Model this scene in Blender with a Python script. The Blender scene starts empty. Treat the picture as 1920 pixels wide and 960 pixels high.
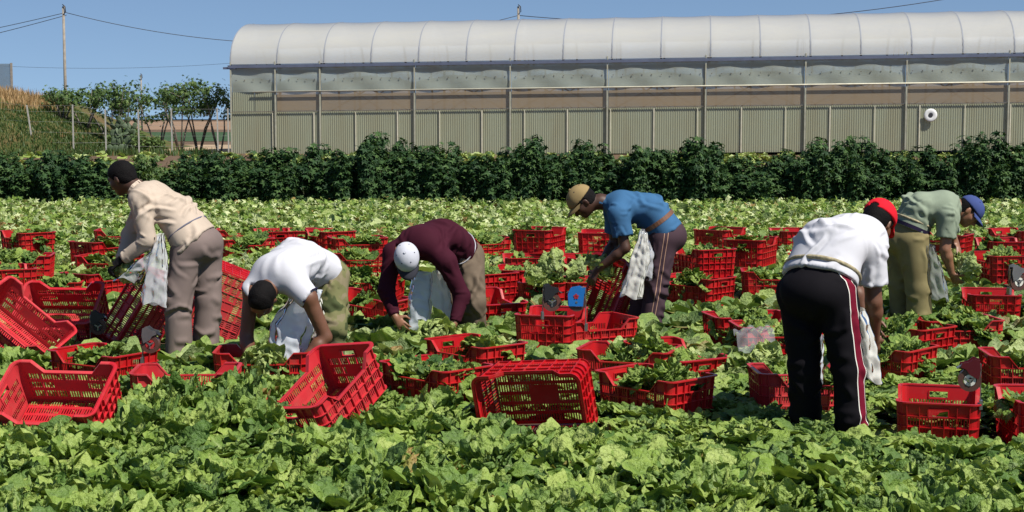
import bpy, math, random
import numpy as np
from mathutils import Vector, Matrix

R = math.radians
random.seed(7)
rng = np.random.default_rng(11)
SC = bpy.context.scene
COL = SC.collection

# ------------------------------------------------------------------ camera
F_PX, HORIZON, CAM_H = 3000.0, 215.0, 1.8
PITCH = math.atan((480 - HORIZON) / F_PX)
cam_d = bpy.data.cameras.new('camera')
cam_d.sensor_width = 36.0
cam_d.lens = 36.0 * F_PX / 1920.0
cam_d.clip_start = 0.1
cam_d.clip_end = 20000
cam = bpy.data.objects.new('camera', cam_d)
COL.objects.link(cam)
cam.location = (0, 0, CAM_H)
cam.rotation_euler = (math.pi / 2 - PITCH, 0, 0)
SC.camera = cam

# ------------------------------------------------------------------ sky, sun, exposure
SUN_DIR = Vector((0.60, -0.50, 1.05)).normalized()
SUN_EL = math.asin(SUN_DIR.z)
world = bpy.data.worlds.new('World')
SC.world = world
world.use_nodes = True
wn, wl = world.node_tree.nodes, world.node_tree.links
for n in list(wn):
    wn.remove(n)
w_out = wn.new('ShaderNodeOutputWorld')
w_bg = wn.new('ShaderNodeBackground')
w_sky = wn.new('ShaderNodeTexSky')
w_sky.sky_type = 'NISHITA'
w_sky.sun_disc = False
w_sky.sun_elevation = SUN_EL
w_sky.sun_rotation = math.atan2(SUN_DIR.x, SUN_DIR.y)
w_sky.altitude = 0
w_sky.air_density = 0.85
w_sky.dust_density = 0.0
w_sky.ozone_density = 3.2
w_tc = wn.new('ShaderNodeTexCoord')
w_mp = wn.new('ShaderNodeVectorMath')
w_mp.operation = 'ADD'
w_mp.inputs[1].default_value = (0, 0, 0.12)
w_nm = wn.new('ShaderNodeVectorMath')
w_nm.operation = 'NORMALIZE'
wl.new(w_tc.outputs['Generated'], w_mp.inputs[0])
wl.new(w_mp.outputs[0], w_nm.inputs[0])
wl.new(w_nm.outputs[0], w_sky.inputs['Vector'])
w_hs = wn.new('ShaderNodeHueSaturation')
w_hs.inputs['Saturation'].default_value = 0.99
w_hs.inputs['Value'].default_value = 1.0
wl.new(w_sky.outputs['Color'], w_hs.inputs['Color'])
wl.new(w_hs.outputs['Color'], w_bg.inputs['Color'])
w_bg.inputs['Strength'].default_value = 0.076
wl.new(w_bg.outputs['Background'], w_out.inputs['Surface'])

sun_d = bpy.data.lights.new('sun', 'SUN')
sun_d.energy = 5.0
sun_d.angle = R(0.5)
sun_d.color = (1.0, 0.955, 0.88)
sun = bpy.data.objects.new('sun', sun_d)
COL.objects.link(sun)
sun.location = (30, -30, 60)
sun.rotation_euler = SUN_DIR.to_track_quat('Z', 'Y').to_euler()

SC.view_settings.view_transform = 'Standard'
SC.view_settings.look = 'None'
SC.view_settings.exposure = 0.45
SC.view_settings.gamma = 1.0
SC.view_settings.use_curve_mapping = False
SC.render.engine = 'CYCLES'
SC.cycles.use_denoising = True
SC.cycles.max_bounces = 8
SC.cycles.diffuse_bounces = 3
SC.cycles.transparent_max_bounces = 16
SC.cycles.transmission_bounces = 6
SC.cycles.caustics_reflective = False
SC.cycles.caustics_refractive = False

# ------------------------------------------------------------------ photo geometry: where a point of the place stands
_c, _s = math.cos(PITCH), math.sin(PITCH)
def _ray(u, v):
    a, b = (u - 960) / F_PX, (480 - v) / F_PX
    return np.array([a, _c + b * _s, b * _c - _s])
def P(u, v, Y):
    d = _ray(u, v); t = Y / d[1]
    return np.array([d[0] * t, Y, CAM_H + d[2] * t])
def G(u, v, z=0.0):
    d = _ray(u, v); t = (z - CAM_H) / d[2]
    return np.array([d[0] * t, d[1] * t, z])
def proj(X):
    x, y, z = X[..., 0], X[..., 1], X[..., 2] - CAM_H
    dep = y * _c - z * _s
    return 960 + F_PX * x / dep, 480 - F_PX * (y * _s + z * _c) / dep
def unit(v):
    v = np.asarray(v, float); return v / np.linalg.norm(v)

# ------------------------------------------------------------------ materials
def new_mat(name):
    m = bpy.data.materials.new(name); m.use_nodes = True
    nt = m.node_tree
    for n in list(nt.nodes): nt.nodes.remove(n)
    out = nt.nodes.new('ShaderNodeOutputMaterial')
    return m, nt, out
def N(nt, kind, **kw):
    n = nt.nodes.new(kind)
    for k, v in kw.items():
        if k.startswith('i_'):
            key = k[2:]
            key = int(key) if key.isdigit() else key.replace('_', ' ')
            n.inputs[key].default_value = v
        else: setattr(n, k, v)
    return n
def mathn(nt, op, a, b=None, clamp=False):
    n = nt.nodes.new('ShaderNodeMath'); n.operation = op; n.use_clamp = clamp
    for i, x in enumerate((a, b)):
        if x is None: continue
        if isinstance(x, (int, float)): n.inputs[i].default_value = x
        else: nt.links.new(x, n.inputs[i])
    return n.outputs[0]
def mix(nt, fac, a, b, mode='MIX'):
    n = nt.nodes.new('ShaderNodeMix'); n.data_type = 'RGBA'; n.blend_type = mode
    for s, x in ((n.inputs[0], fac), (n.inputs[6], a), (n.inputs[7], b)):
        if isinstance(x, (int, float)): s.default_value = x
        elif isinstance(x, tuple): s.default_value = x + (1,) if len(x) == 3 else x
        else: nt.links.new(x, s)
    return n.outputs[2]
def ramp(nt, fac, stops):
    n = nt.nodes.new('ShaderNodeValToRGB')
    e = n.color_ramp.elements
    while len(e) > 1: e.remove(e[-1])
    e[0].position = stops[0][0]; e[0].color = stops[0][1] + (1,)
    for p, c in stops[1:]:
        q = e.new(p); q.color = c + (1,)
    nt.links.new(fac, n.inputs[0]); return n.outputs[0]
def noise(nt, scale, detail=4, rough=0.55, vec=None, coord='Object'):
    n = nt.nodes.new('ShaderNodeTexNoise'); n.inputs['Scale'].default_value = scale
    n.inputs['Detail'].default_value = detail; n.inputs['Roughness'].default_value = rough
    if vec is None:
        vec = nt.nodes.new('ShaderNodeTexCoord').outputs[coord]
    nt.links.new(vec, n.inputs['Vector']); return n.outputs[0]
def bump(nt, h, strength=0.3, dist=0.01):
    b = nt.nodes.new('ShaderNodeBump'); b.inputs['Strength'].default_value = strength
    b.inputs['Distance'].default_value = dist; nt.links.new(h, b.inputs['Height']); return b.outputs[0]
def mat(name, c, rough=0.6, var=0.25, vscale=8.0, c2=None, metal=0.0, bscale=0, bstr=0.25, bdist=0.005, spec=0.5, sheen=0.0):
    m, nt, out = new_mat(name)
    p = N(nt, 'ShaderNodeBsdfPrincipled'); p.inputs['Roughness'].default_value = rough
    p.inputs['Metallic'].default_value = metal; p.inputs['Specular IOR Level'].default_value = spec
    p.inputs['Sheen Weight'].default_value = sheen
    c2 = c2 or tuple(x * (1 - var) for x in c)
    f = noise(nt, vscale, 5)
    f = ramp(nt, f, [(0.32, (0, 0, 0)), (0.68, (1, 1, 1))])
    col = mix(nt, f, c2, c)
    nt.links.new(col, p.inputs['Base Color'])
    if bscale:
        nt.links.new(bump(nt, noise(nt, bscale, 3), bstr, bdist), p.inputs['Normal'])
    nt.links.new(p.outputs[0], out.inputs[0])
    return m
def film_mat(name, c, clear, rough=0.25, dirt=(0.42, 0.38, 0.30), dirt_amt=0.25, stretch=(1, 1, 1), body=0.5):
    """thin plastic sheet: lets some light straight through, scatters the rest to both sides"""
    m, nt, out = new_mat(name)
    tc = N(nt, 'ShaderNodeTexCoord'); mp = N(nt, 'ShaderNodeMapping'); mp.inputs['Scale'].default_value = stretch
    nt.links.new(tc.outputs['Object'], mp.inputs['Vector'])
    f = noise(nt, 1.3, 6, 0.6, mp.outputs[0])
    f = mathn(nt, 'MULTIPLY', ramp(nt, f, [(0.38, (0, 0, 0)), (0.72, (1, 1, 1))]), dirt_amt)
    col = mix(nt, f, c, dirt)
    df = N(nt, 'ShaderNodeBsdfDiffuse'); tl = N(nt, 'ShaderNodeBsdfTranslucent')
    nt.links.new(col, df.inputs[0]); nt.links.new(col, tl.inputs[0])
    ms = N(nt, 'ShaderNodeMixShader'); ms.inputs[0].default_value = body
    nt.links.new(df.outputs[0], ms.inputs[1]); nt.links.new(tl.outputs[0], ms.inputs[2])
    tr = N(nt, 'ShaderNodeBsdfTransparent')
    m2 = N(nt, 'ShaderNodeMixShader')
    cl = mathn(nt, 'SUBTRACT', 1.0, mathn(nt, 'MULTIPLY', mathn(nt, 'SUBTRACT', 1.0, f), clear))
    nt.links.new(cl, m2.inputs[0]); nt.links.new(tr.outputs[0], m2.inputs[1]); nt.links.new(ms.outputs[0], m2.inputs[2])
    gl = N(nt, 'ShaderNodeBsdfGlossy'); gl.inputs['Roughness'].default_value = rough
    lw = N(nt, 'ShaderNodeFresnel'); lw.inputs['IOR'].default_value = 1.35
    m3 = N(nt, 'ShaderNodeMixShader'); nt.links.new(lw.outputs[0], m3.inputs[0])
    nt.links.new(m2.outputs[0], m3.inputs[1]); nt.links.new(gl.outputs[0], m3.inputs[2])
    nt.links.new(m3.outputs[0], out.inputs[0])
    return m
def leaf_mat(name, stops, pale=(0.58, 0.63, 0.33), brown=(0.30, 0.16, 0.06), trans=0.2, rough=0.5, bscale=48, spec=0.3, bstr=1.0):
    """colour attribute: r tone of the leaf, g how pale (rib, heart), b how withered"""
    m, nt, out = new_mat(name)
    a = N(nt, 'ShaderNodeAttribute', attribute_name='tone')
    sp = N(nt, 'ShaderNodeSeparateColor'); nt.links.new(a.outputs['Color'], sp.inputs[0])
    oi = N(nt, 'ShaderNodeObjectInfo')
    nz = noise(nt, 22, 4)
    t = mathn(nt, 'ADD', sp.outputs[0], mathn(nt, 'MULTIPLY', mathn(nt, 'SUBTRACT', oi.outputs['Random'], 0.5), 0.25))
    t = mathn(nt, 'ADD', t, mathn(nt, 'MULTIPLY', mathn(nt, 'SUBTRACT', nz, 0.5), 0.55), True)
    col = ramp(nt, t, stops)
    col = mix(nt, sp.outputs[1], col, pale)
    col = mix(nt, sp.outputs[2], col, brown)
    p = N(nt, 'ShaderNodeBsdfPrincipled'); p.inputs['Roughness'].default_value = rough
    p.inputs['Specular IOR Level'].default_value = spec
    nt.links.new(col, p.inputs['Base Color'])
    if bscale:
        nt.links.new(bump(nt, noise(nt, bscale, 3), bstr, 0.022), p.inputs['Normal'])
    tl = N(nt, 'ShaderNodeBsdfTranslucent')
    nt.links.new(mix(nt, 1.0, col, (1.0, 1.0, 0.55), 'MULTIPLY'), tl.inputs[0])
    ms = N(nt, 'ShaderNodeMixShader'); ms.inputs[0].default_value = trans
    nt.links.new(p.outputs[0], ms.inputs[1]); nt.links.new(tl.outputs[0], ms.inputs[2])
    nt.links.new(ms.outputs[0], out.inputs[0])
    return m

M = {}
M['soil'] = mat('soil', (0.16, 0.105, 0.065), 0.95, c2=(0.085, 0.055, 0.035), vscale=3, bscale=25, bstr=0.8, bdist=0.03, spec=0.2)
M['lettuce'] = leaf_mat('lettuce', [(0.0, (0.030, 0.086, 0.014)), (0.35, (0.084, 0.165, 0.024)), (0.65, (0.185, 0.280, 0.042)), (1.0, (0.310, 0.395, 0.090))])
M['hedge'] = leaf_mat('hedge_leaf', [(0.0, (0.016, 0.042, 0.015)), (0.5, (0.032, 0.074, 0.022)), (1.0, (0.075, 0.135, 0.036))], trans=0.15, rough=0.55, bscale=0, spec=0.2)
M['tree'] = leaf_mat('tree_leaf', [(0.0, (0.045, 0.088, 0.024)), (0.5, (0.080, 0.145, 0.038)), (1.0, (0.15, 0.215, 0.06))], trans=0.25, bscale=0)
M['bark'] = mat('bark', (0.20, 0.17, 0.14), 0.9, 0.4, 20)
M['stem'] = mat('green_stem', (0.10, 0.11, 0.05), 0.8, 0.4, 20)
def crate_red(name, c, c2, fade):
    m = mat(name, c, 0.36, vscale=6, c2=c2, spec=0.4); nt = m.node_tree
    p = next(n for n in nt.nodes if n.type == 'BSDF_PRINCIPLED'); src = p.inputs['Base Color'].links[0].from_socket
    oi = N(nt, 'ShaderNodeObjectInfo')
    col = mix(nt, mathn(nt, 'MULTIPLY', oi.outputs['Random'], 0.45), src, fade)
    d = ramp(nt, noise(nt, 9, 6, .7), [(0.50, (0, 0, 0)), (0.78, (1, 1, 1))])
    col = mix(nt, mathn(nt, 'MULTIPLY', d, 0.35), col, (0.22, 0.11, 0.07))
    nt.links.new(col, p.inputs['Base Color'])
    nt.links.new(mathn(nt, 'ADD', 0.32, mathn(nt, 'MULTIPLY', d, 0.4)), p.inputs['Roughness'])
    return m
M['red'] = crate_red('red_plastic', (0.44, 0.008, 0.012), (0.34, 0.005, 0.009), (0.50, 0.03, 0.03))
M['red_faded'] = crate_red('faded_red_plastic', (0.50, 0.020, 0.030), (0.40, 0.009, 0.016), (0.58, 0.09, 0.09))
M['concrete'] = mat('concrete', (0.42, 0.40, 0.35), 0.9, 0.3, 12)
M['steel'] = mat('galvanised_steel', (0.36, 0.36, 0.34), 0.5, 0.3, 5, metal=0.4)
M['rust'] = mat('weathered_steel', (0.22, 0.19, 0.15), 0.7, 0.4, 6, metal=0.2)
M['wire'] = mat('wire', (0.03, 0.03, 0.035), 0.6, 0.1)

# ------------------------------------------------------------------ mesh helpers
def np_mesh(name, V, F, material, tone=None, smooth=True, attrs=None):
    V = np.ascontiguousarray(V, np.float32)
    F = np.ascontiguousarray(F, np.int32)
    n = F.shape[1]
    me = bpy.data.meshes.new(name)
    me.vertices.add(len(V)); me.vertices.foreach_set('co', V.ravel())
    me.loops.add(F.size); me.loops.foreach_set('vertex_index', F.ravel())
    me.polygons.add(len(F)); me.polygons.foreach_set('loop_start', np.arange(0, F.size, n, dtype=np.int32))
    me.update(calc_edges=True)
    me.polygons.foreach_set('use_smooth', np.full(len(F), smooth))
    if tone is not None:
        a = me.attributes.new('tone', 'FLOAT_COLOR', 'POINT')
        c = np.ones((len(V), 4), np.float32); c[:, :tone.shape[1]] = tone
        a.data.foreach_set('color', c.ravel())
    for k, val in (attrs or {}).items():
        a = me.attributes.new(k, 'FLOAT', 'POINT'); a.data.foreach_set('value', np.ascontiguousarray(val, np.float32))
    if material: me.materials.append(material)
    me.validate(); return me
class MB:
    """collects boxes, bars and tubes into one mesh"""
    def __init__(s): s.v, s.f = [], []
    def add(s, vs, fs):
        o = len(s.v); s.v += [tuple(float(c) for c in x) for x in vs]; s.f += [tuple(i + o for i in f) for f in fs]; return s
    def box(s, x0, x1, y0, y1, z0, z1):
        return s.add([(x0,y0,z0),(x1,y0,z0),(x1,y1,z0),(x0,y1,z0),(x0,y0,z1),(x1,y0,z1),(x1,y1,z1),(x0,y1,z1)],
                     [(0,3,2,1),(4,5,6,7),(0,1,5,4),(1,2,6,5),(2,3,7,6),(3,0,4,7)])
    def bar(s, a, b, w, t, up=(0, 0, 1)):
        a, b = np.array(a, float), np.array(b, float); d = unit(b - a)
        up = np.array(up, float)
        if abs(d @ up) > 0.98: up = np.array([1., 0, 0])
        x = unit(np.cross(d, up)); y = np.cross(x, d)
        vs = [p + x * i * w / 2 + y * j * t / 2 for p in (a, b) for i, j in ((-1,-1),(1,-1),(1,1),(-1,1))]
        return s.add(vs, [(3,2,1,0),(4,5,6,7),(0,1,5,4),(1,2,6,5),(2,3,7,6),(3,0,4,7)])
    def tube(s, pts, rad, n=6, cap=True):
        pts = [np.array(p, float) for p in pts]
        if not hasattr(rad, '__len__'): rad = [rad] * len(pts)
        vs, fs = [], []
        ref = np.array([0.31, 0.22, 0.93])
        for i, p in enumerate(pts):
            d = unit(pts[min(i + 1, len(pts) - 1)] - pts[max(i - 1, 0)])
            r = ref if abs(d @ unit(ref)) < 0.95 else np.array([1., 0, 0])
            x = unit(np.cross(d, r)); y = np.cross(d, x)
            for k in range(n):
                a = 2 * math.pi * k / n
                vs.append(p + rad[i] * (x * math.cos(a) + y * math.sin(a)))
        for i in range(len(pts) - 1):
            for k in range(n):
                fs.append((i*n+k, i*n+(k+1) % n, (i+1)*n+(k+1) % n, (i+1)*n+k))
        if cap:
            fs.append(tuple(range(n))[::-1]); fs.append(tuple(range((len(pts)-1)*n, len(pts)*n)))
        return s.add(vs, fs)
    def mesh(s, name, material, smooth=False):
        me = bpy.data.meshes.new(name); me.from_pydata(s.v, [], s.f)
        if material: me.materials.append(material)
        if smooth: me.polygons.foreach_set('use_smooth', np.full(len(me.polygons), True))
        me.update(); return me
def link(name, me, parent=None, mw=None):
    o = bpy.data.objects.new(name, me); COL.objects.link(o)
    if parent is not None: o.parent = parent
    if mw is not None: o.matrix_world = mw
    return o
def empty(name, loc=(0, 0, 0), mtx=None):
    o = bpy.data.objects.new(name, None); COL.objects.link(o); o.empty_display_size = 0.1
    if mtx is not None: o.matrix_world = mtx
    else: o.location = loc
    return o
def tag(o, label=None, cat=None, group=None, kind=None):
    if label: o['label'] = label
    if cat: o['category'] = cat
    if group: o['group'] = group
    if kind: o['kind'] = kind
    return o
def copy_tree(o, parent=None):
    c = o.copy(); COL.objects.link(c); c.parent = parent
    for ch in list(o.children): copy_tree(ch, c)
    return c
def noise3(V, scale, seed=0, n=7):
    r = np.random.default_rng(seed); out = np.zeros(len(V))
    W = V * scale
    W = W + 0.6 * np.sin(W[:, [1, 2, 0]] * 1.3 + r.uniform(0, 6, 3))
    for i in range(n):
        d = r.normal(size=3); d /= np.linalg.norm(d)
        out += np.sin(W @ d * r.uniform(0.7, 1.9) * 2 + r.uniform(0, 6.28))
    return out / n

# ================================================================== SETTING
def sheet(name, pts, z, material, kind='structure'):
    me = bpy.data.meshes.new(name); me.from_pydata([(x, y, z) for x, y in pts], [], [tuple(range(len(pts)))])
    me.materials.append(material); me.update()
    return tag(link(name, me), kind=kind)
sheet('ground', [(-4000, -60), (4000, -60), (4000, 9000), (-4000, 9000)], 0.0, M['soil'])
M['dry'] = mat('dry_field', (0.30, 0.20, 0.13), 0.95, 0.3, 0.15, spec=0.1)
M['track'] = mat('track', (0.42, 0.31, 0.20), 0.95, 0.3, 0.8, spec=0.1)
M['farcrop'] = mat('far_crop', (0.055, 0.10, 0.045), 0.9, 0.4, 0.2, spec=0.1)
M['sea'] = mat('sea', (0.20, 0.32, 0.44), 0.35, 0.15, 0.01)
sheet('dirt_track', [(-60, 73), (-13.6, 73), (-13.6, 96), (-60, 96)], 0.006, M['track'])
sheet('green_field', [(-90, 108), (-8, 108), (-8, 165), (-120, 165)], 0.02, M['farcrop'])
sheet('dry_field', [(-160, 190), (60, 190), (60, 420), (-320, 420)], 0.03, M['dry'])
sheet('sea', [(-4000, 520), (4000, 520), (4000, 8900), (-4000, 8900)], 0.3, M['sea'])

# mound of earth with rough grass
def mound_h(X, Y):
    prof = np.clip((-17.6 - X) / 8.0, 0, 1); prof = prof * prof * (3 - 2 * prof)
    a = np.clip((Y - 66.0) / 8.0, 0, 1) * np.clip((95.0 - Y) / 6.0, 0, 1)
    a = a * a * (3 - 2 * a)
    VV = np.stack([X.ravel(), Y.ravel(), 0 * X.ravel()], 1)
    nz = noise3(VV, 0.35, 3).reshape(X.shape) * 0.28 + noise3(VV, 1.2, 4).reshape(X.shape) * 0.12
    return 2.75 * prof * a + nz * np.clip(prof * a * 3, 0, 1)
gx = np.linspace(-52, -17, 90); gy = np.linspace(65.5, 96, 80)
GX, GY = np.meshgrid(gx, gy); GZ = mound_h(GX, GY) - 0.02
idx = np.arange(GX.size).reshape(GX.shape)
MF = np.stack([idx[:-1, :-1], idx[:-1, 1:], idx[1:, 1:], idx[1:, :-1]], -1).reshape(-1, 4)
M['mound'] = mat('mound_earth', (0.060, 0.085, 0.022), 0.95, vscale=0.6, c2=(0.12, 0.085, 0.04), bscale=4, bstr=0.8, bdist=0.1, spec=0.1)
tag(link('earth_hill', np_mesh('earth_hill', np.stack([GX.ravel(), GY.ravel(), GZ.ravel()], 1), MF, M['mound'])), kind='structure')

def blades(name, n, sampler, h, w, material, lean=0.5, seed=1):
    r = np.random.default_rng(seed)
    B = sampler(r, n); n = len(B)
    hh = h * r.uniform(0.5, 1.3, n); a = r.uniform(0, 6.283, n); l = r.uniform(0, lean, n) * hh
    dx = np.stack([np.cos(a), np.sin(a), 0 * a], 1); sx = np.stack([-np.sin(a), np.cos(a), 0 * a], 1) * (w * r.uniform(.6, 1.4, n))[:, None]
    up = np.array([0, 0, 1.0])
    mid = B + up * (hh * 0.55)[:, None] + dx * (l * 0.35)[:, None]; tip = B + up * hh[:, None] + dx * l[:, None]
    V = np.stack([B - sx, B + sx, mid - sx * .7, mid + sx * .7, tip], 1).reshape(-1, 3)
    o = (np.arange(n) * 5)[:, None]
    F = np.concatenate([o + np.array([[0, 1, 3]]), o + np.array([[0, 3, 2]]), o + np.array([[2, 3, 4]])], 0)
    tone = np.repeat(np.stack([r.uniform(0, 1, n), 0 * a, (r.uniform(0, 1, n) < .04) * .6], 1), 5, 0)
    return tag(link(name, np_mesh(name, V, F, material, tone)), kind='stuff')
def on_mound(x0, x1, zmin, zmax, y0=66, y1=84):
    def f(r, n):
        x = r.uniform(x0, x1, n * 3); y = r.uniform(y0, y1, n * 3)
        z = mound_h(x[None], y[None])[0]
        k = (z > zmin) & (z < zmax); return np.stack([x, y, z - 0.03], 1)[k][:n]
    return f
M['greengrass'] = leaf_mat('rough_grass', [(0.0, (0.028, 0.060, 0.012)), (0.5, (0.048, 0.090, 0.020)), (1.0, (0.085, 0.115, 0.032))], trans=0.2, bscale=0)
M['drygrass'] = leaf_mat('dry_grass', [(0.0, (0.26, 0.15, 0.06)), (0.5, (0.40, 0.25, 0.11)), (1.0, (0.52, 0.36, 0.18))], trans=0.2, bscale=0)
tag(blades('rough_grass', 26000, on_mound(-34, -17.4, 0.02, 2.3), 0.15, 0.022, M['greengrass'], seed=2), 'green rough grass covering the side of the earth mound', 'grass')
tag(blades('dry_grass', 9000, on_mound(-34, -19.5, 2.0, 4, 69, 84), 0.40, 0.016, M['drygrass'], seed=3), 'tan dry grass along the top of the earth mound', 'grass')
def verge(r, n):
    x = r.uniform(-26, -13.8, n); y = r.uniform(70, 75, n); return np.stack([x, y, 0 * x], 1)
tag(blades('weeds', 2200, verge, 0.28, 0.025, M['greengrass'], seed=5), 'low weeds along the dirt track by the wire fence', 'weeds')

# ------------------------------------------------------------------ greenhouse
GA = R(6.3)
gE = np.array([math.cos(GA), -math.sin(GA), 0.0113]); gN = np.array([math.sin(GA), math.cos(GA), 0.0])
g0 = G(435, 288)
GLEN, GHALF, GUT, RIDGE, RAIL, SILL = 44.0, 4.5, 4.0, 6.12, 2.83, 1.92
def gp(t, n, z): return g0 + gE * t + gN * n + np.array([0, 0, z])
M['roof_film'] = film_mat('roof_film', (0.80, 0.81, 0.78), 0.30, 0.30, dirt=(0.62, 0.60, 0.50), dirt_amt=0.45, stretch=(0.35, 1, 1), body=0.40)
M['side_film'] = film_mat('side_film', (0.60, 0.66, 0.58), 0.20, 0.2, dirt=(0.52, 0.53, 0.42), dirt_amt=0.5, stretch=(0.3, 1, 1), body=0.5)
M['clear_film'] = film_mat('clear_film', (0.74, 0.80, 0.84), 0.62, 0.2, dirt=(0.55, 0.56, 0.5), dirt_amt=0.3)
M['vent_film'] = film_mat('vent_film', (0.50, 0.39, 0.26), 0.34, 0.35, dirt=(0.42, 0.32, 0.20), dirt_amt=0.8, stretch=(0.2, 1, 1), body=0.4)
M['panel'] = film_mat('corrugated_panel', (0.40, 0.42, 0.29), 0.13, 0.3, dirt=(0.33, 0.31, 0.20), dirt_amt=0.7, stretch=(1, 1, 0.25), body=0.30)
M['curtain'] = film_mat('rolled_curtain', (0.50, 0.53, 0.40), 0.10, 0.35, dirt_amt=0.2, body=0.35)
M['gutter'] = mat('gutter_steel', (0.15, 0.17, 0.24), 0.5, 0.2, 3, metal=0.3)
M['post'] = mat('grey_post', (0.42, 0.41, 0.31), 0.6, 0.3, 4)
M['pale_pipe'] = mat('pale_pipe', (0.64, 0.60, 0.45), 0.6, 0.2, 5)
gh = empty('greenhouse', g0)
tag(gh, 'long plastic greenhouse with arched white film roof and corrugated lower wall', 'greenhouse')
GI = Matrix.Translation(Vector(-g0))
def gpart(name, mb_or_mesh, material=None, smooth=False):
    me = mb_or_mesh.mesh(name, material, smooth) if isinstance(mb_or_mesh, MB) else mb_or_mesh
    me.transform(GI)
    return link(name, me, gh)
def gsheet(name, fn, us, vs, material, smooth=True):
    V = np.array([fn(u, v) for u in us for v in vs]); nv = len(vs)
    I = np.arange(len(V)).reshape(len(us), nv)
    F = np.stack([I[:-1, :-1], I[1:, :-1], I[1:, 1:], I[:-1, 1:]], -1).reshape(-1, 4)
    return gpart(name, np_mesh(name, V, F, material, smooth=smooth))
def arch(a, g=0.0):
    c, s = math.cos(a), math.sin(a)
    return GHALF - (GHALF + g) * math.copysign(abs(c) ** 0.92, c), GUT + (RIDGE + g - GUT) * s ** 0.86
HOOP = 2.2
M['strap'] = film_mat('hoop_line_strip', (0.50, 0.53, 0.60), 0.25, 0.4, dirt_amt=0.2)  # grey-blue colour imitates the hoops' shading showing through the roof film
M['hoop'] = mat('hoop_steel', (0.05, 0.055, 0.065), 0.6, 0.2, 5)
def roof_fn(t, a):
    sag = 0.035 * abs(math.sin(math.pi * t / HOOP))
    n, z = arch(a, 0.075 - sag)
    return gp(t, n, z)
gsheet('roof', roof_fn, np.arange(0, GLEN + 0.01, HOOP / 10), np.linspace(0.03, math.pi - 0.03, 30), M['roof_film'])
for i in range(int(GLEN / HOOP) + 1):
    t = i * HOOP
    mb = MB(); mb.tube([gp(t, *arch(a)) for a in np.linspace(0.02, math.pi - 0.02, 25)], 0.055, 6)
    gpart('hoop', mb, M['hoop'], True)
    V_, F_ = [], []; AS = np.linspace(0.05, math.pi - 0.05, 25)
    for a in AS:
        for w in (-0.028, 0.028): V_.append(gp(t + w, *arch(a, 0.086)))
    F_ = [(2*j, 2*j+1, 2*j+3, 2*j+2) for j in range(len(AS) - 1)]
    gpart('hoop_line_strip', MB().add(V_, F_), M['strap'], True)  # added strip over the film, drawing the hoop's darker line; no real strap
    if i % 2 == 0:
        mb = MB()
        mb.tube([gp(t, 0.1, GUT), gp(t, 2 * GHALF - 0.1, GUT)], 0.035, 6)
        mb.tube([gp(t, GHALF, GUT), gp(t, GHALF, RIDGE)], 0.025, 5)
        for q in (-2.2, 2.2):
            mb.tube([gp(t, GHALF + q, GUT), gp(t, GHALF, RIDGE - 0.1)], 0.02, 5)
        gpart('truss', mb, M['steel'], True)
for tt in (GUT + 1.2, RIDGE - 0.1):
    pass
post_t = [0.0, 2.1, 4.2] + [4.2 + 4.4 * k for k in range(1, 10)]
for t in post_t:
    mb = MB(); mb.bar(gp(t, -0.03, -0.2), gp(t, -0.03, GUT + 0.02), 0.065, 0.06, gN)
    mb.bar(gp(t, -0.06, GUT + 0.02), gp(t, -0.06, GUT + 0.22), 0.05, 0.04, gN)
    gpart('post', mb, M['post'])
    mb = MB(); mb.bar(gp(t, 2 * GHALF, -0.2), gp(t, 2 * GHALF, GUT), 0.11, 0.09, gN); gpart('post', mb, M['steel'])
mb = MB(); mb.bar(gp(-0.12, -0.05, GUT), gp(GLEN, -0.05, GUT), 0.13, 0.09, gN)
mb.bar(gp(-0.35, 0.02, GUT - 0.06), gp(0.25, -0.02, GUT - 0.06), 0.14, 0.10)
gpart('gutter', mb, M['gutter'])
mb = MB(); mb.bar(gp(0, 2 * GHALF + 0.1, GUT), gp(GLEN, 2 * GHALF + 0.1, GUT), 0.2, 0.13, gN); gpart('gutter', mb, M['gutter'])
mb = MB(); mb.tube([gp(1.05, -0.08, RAIL), gp(GLEN, -0.08, RAIL)], 0.035, 6); gpart('roller_rail', mb, M['pale_pipe'], True)
mb = MB(); mb.bar(gp(0, -0.01, SILL), gp(GLEN, -0.01, SILL), 0.035, 0.03, gN); gpart('sill_rail', mb, M['rust'])
# corrugated wall panels, one by one, and the joint strips
PW = 1.95; k = 0; t = 0.0
def corr(t0, t1, z0, z1, name='wall_panel'):
    us = np.linspace(t0 + 0.01, t1 - 0.01, int((t1 - t0) / 0.1 * 4) + 1)
    gsheet(name, lambda u, v: gp(u, 0.05 + 0.012 * math.sin(u / 0.1 * 2 * math.pi) + random.uniform(-1, 1) * 0.0, v), us, [z0, z1], M['panel'])
while t < GLEN - 0.1:
    t1 = min(t + PW, GLEN); corr(t, t1, -0.15, SILL)
    mb = MB(); mb.bar(gp(t1, 0.0, -0.15), gp(t1, 0.0, SILL - 0.05), 0.055 if k % 2 else 0.035, 0.03, gN)
    gpart('joint_strip', mb, M['pale_pipe']); t = t1; k += 1
corr(0.03, 1.1, SILL, RAIL); corr(1.1, 2.05, SILL, RAIL)
bays = [(0.05, 2.05), (2.15, 4.15)] + [(4.25 + 4.4 * k, 4.15 + 4.4 * (k + 1)) for k in range(9)]
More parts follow.
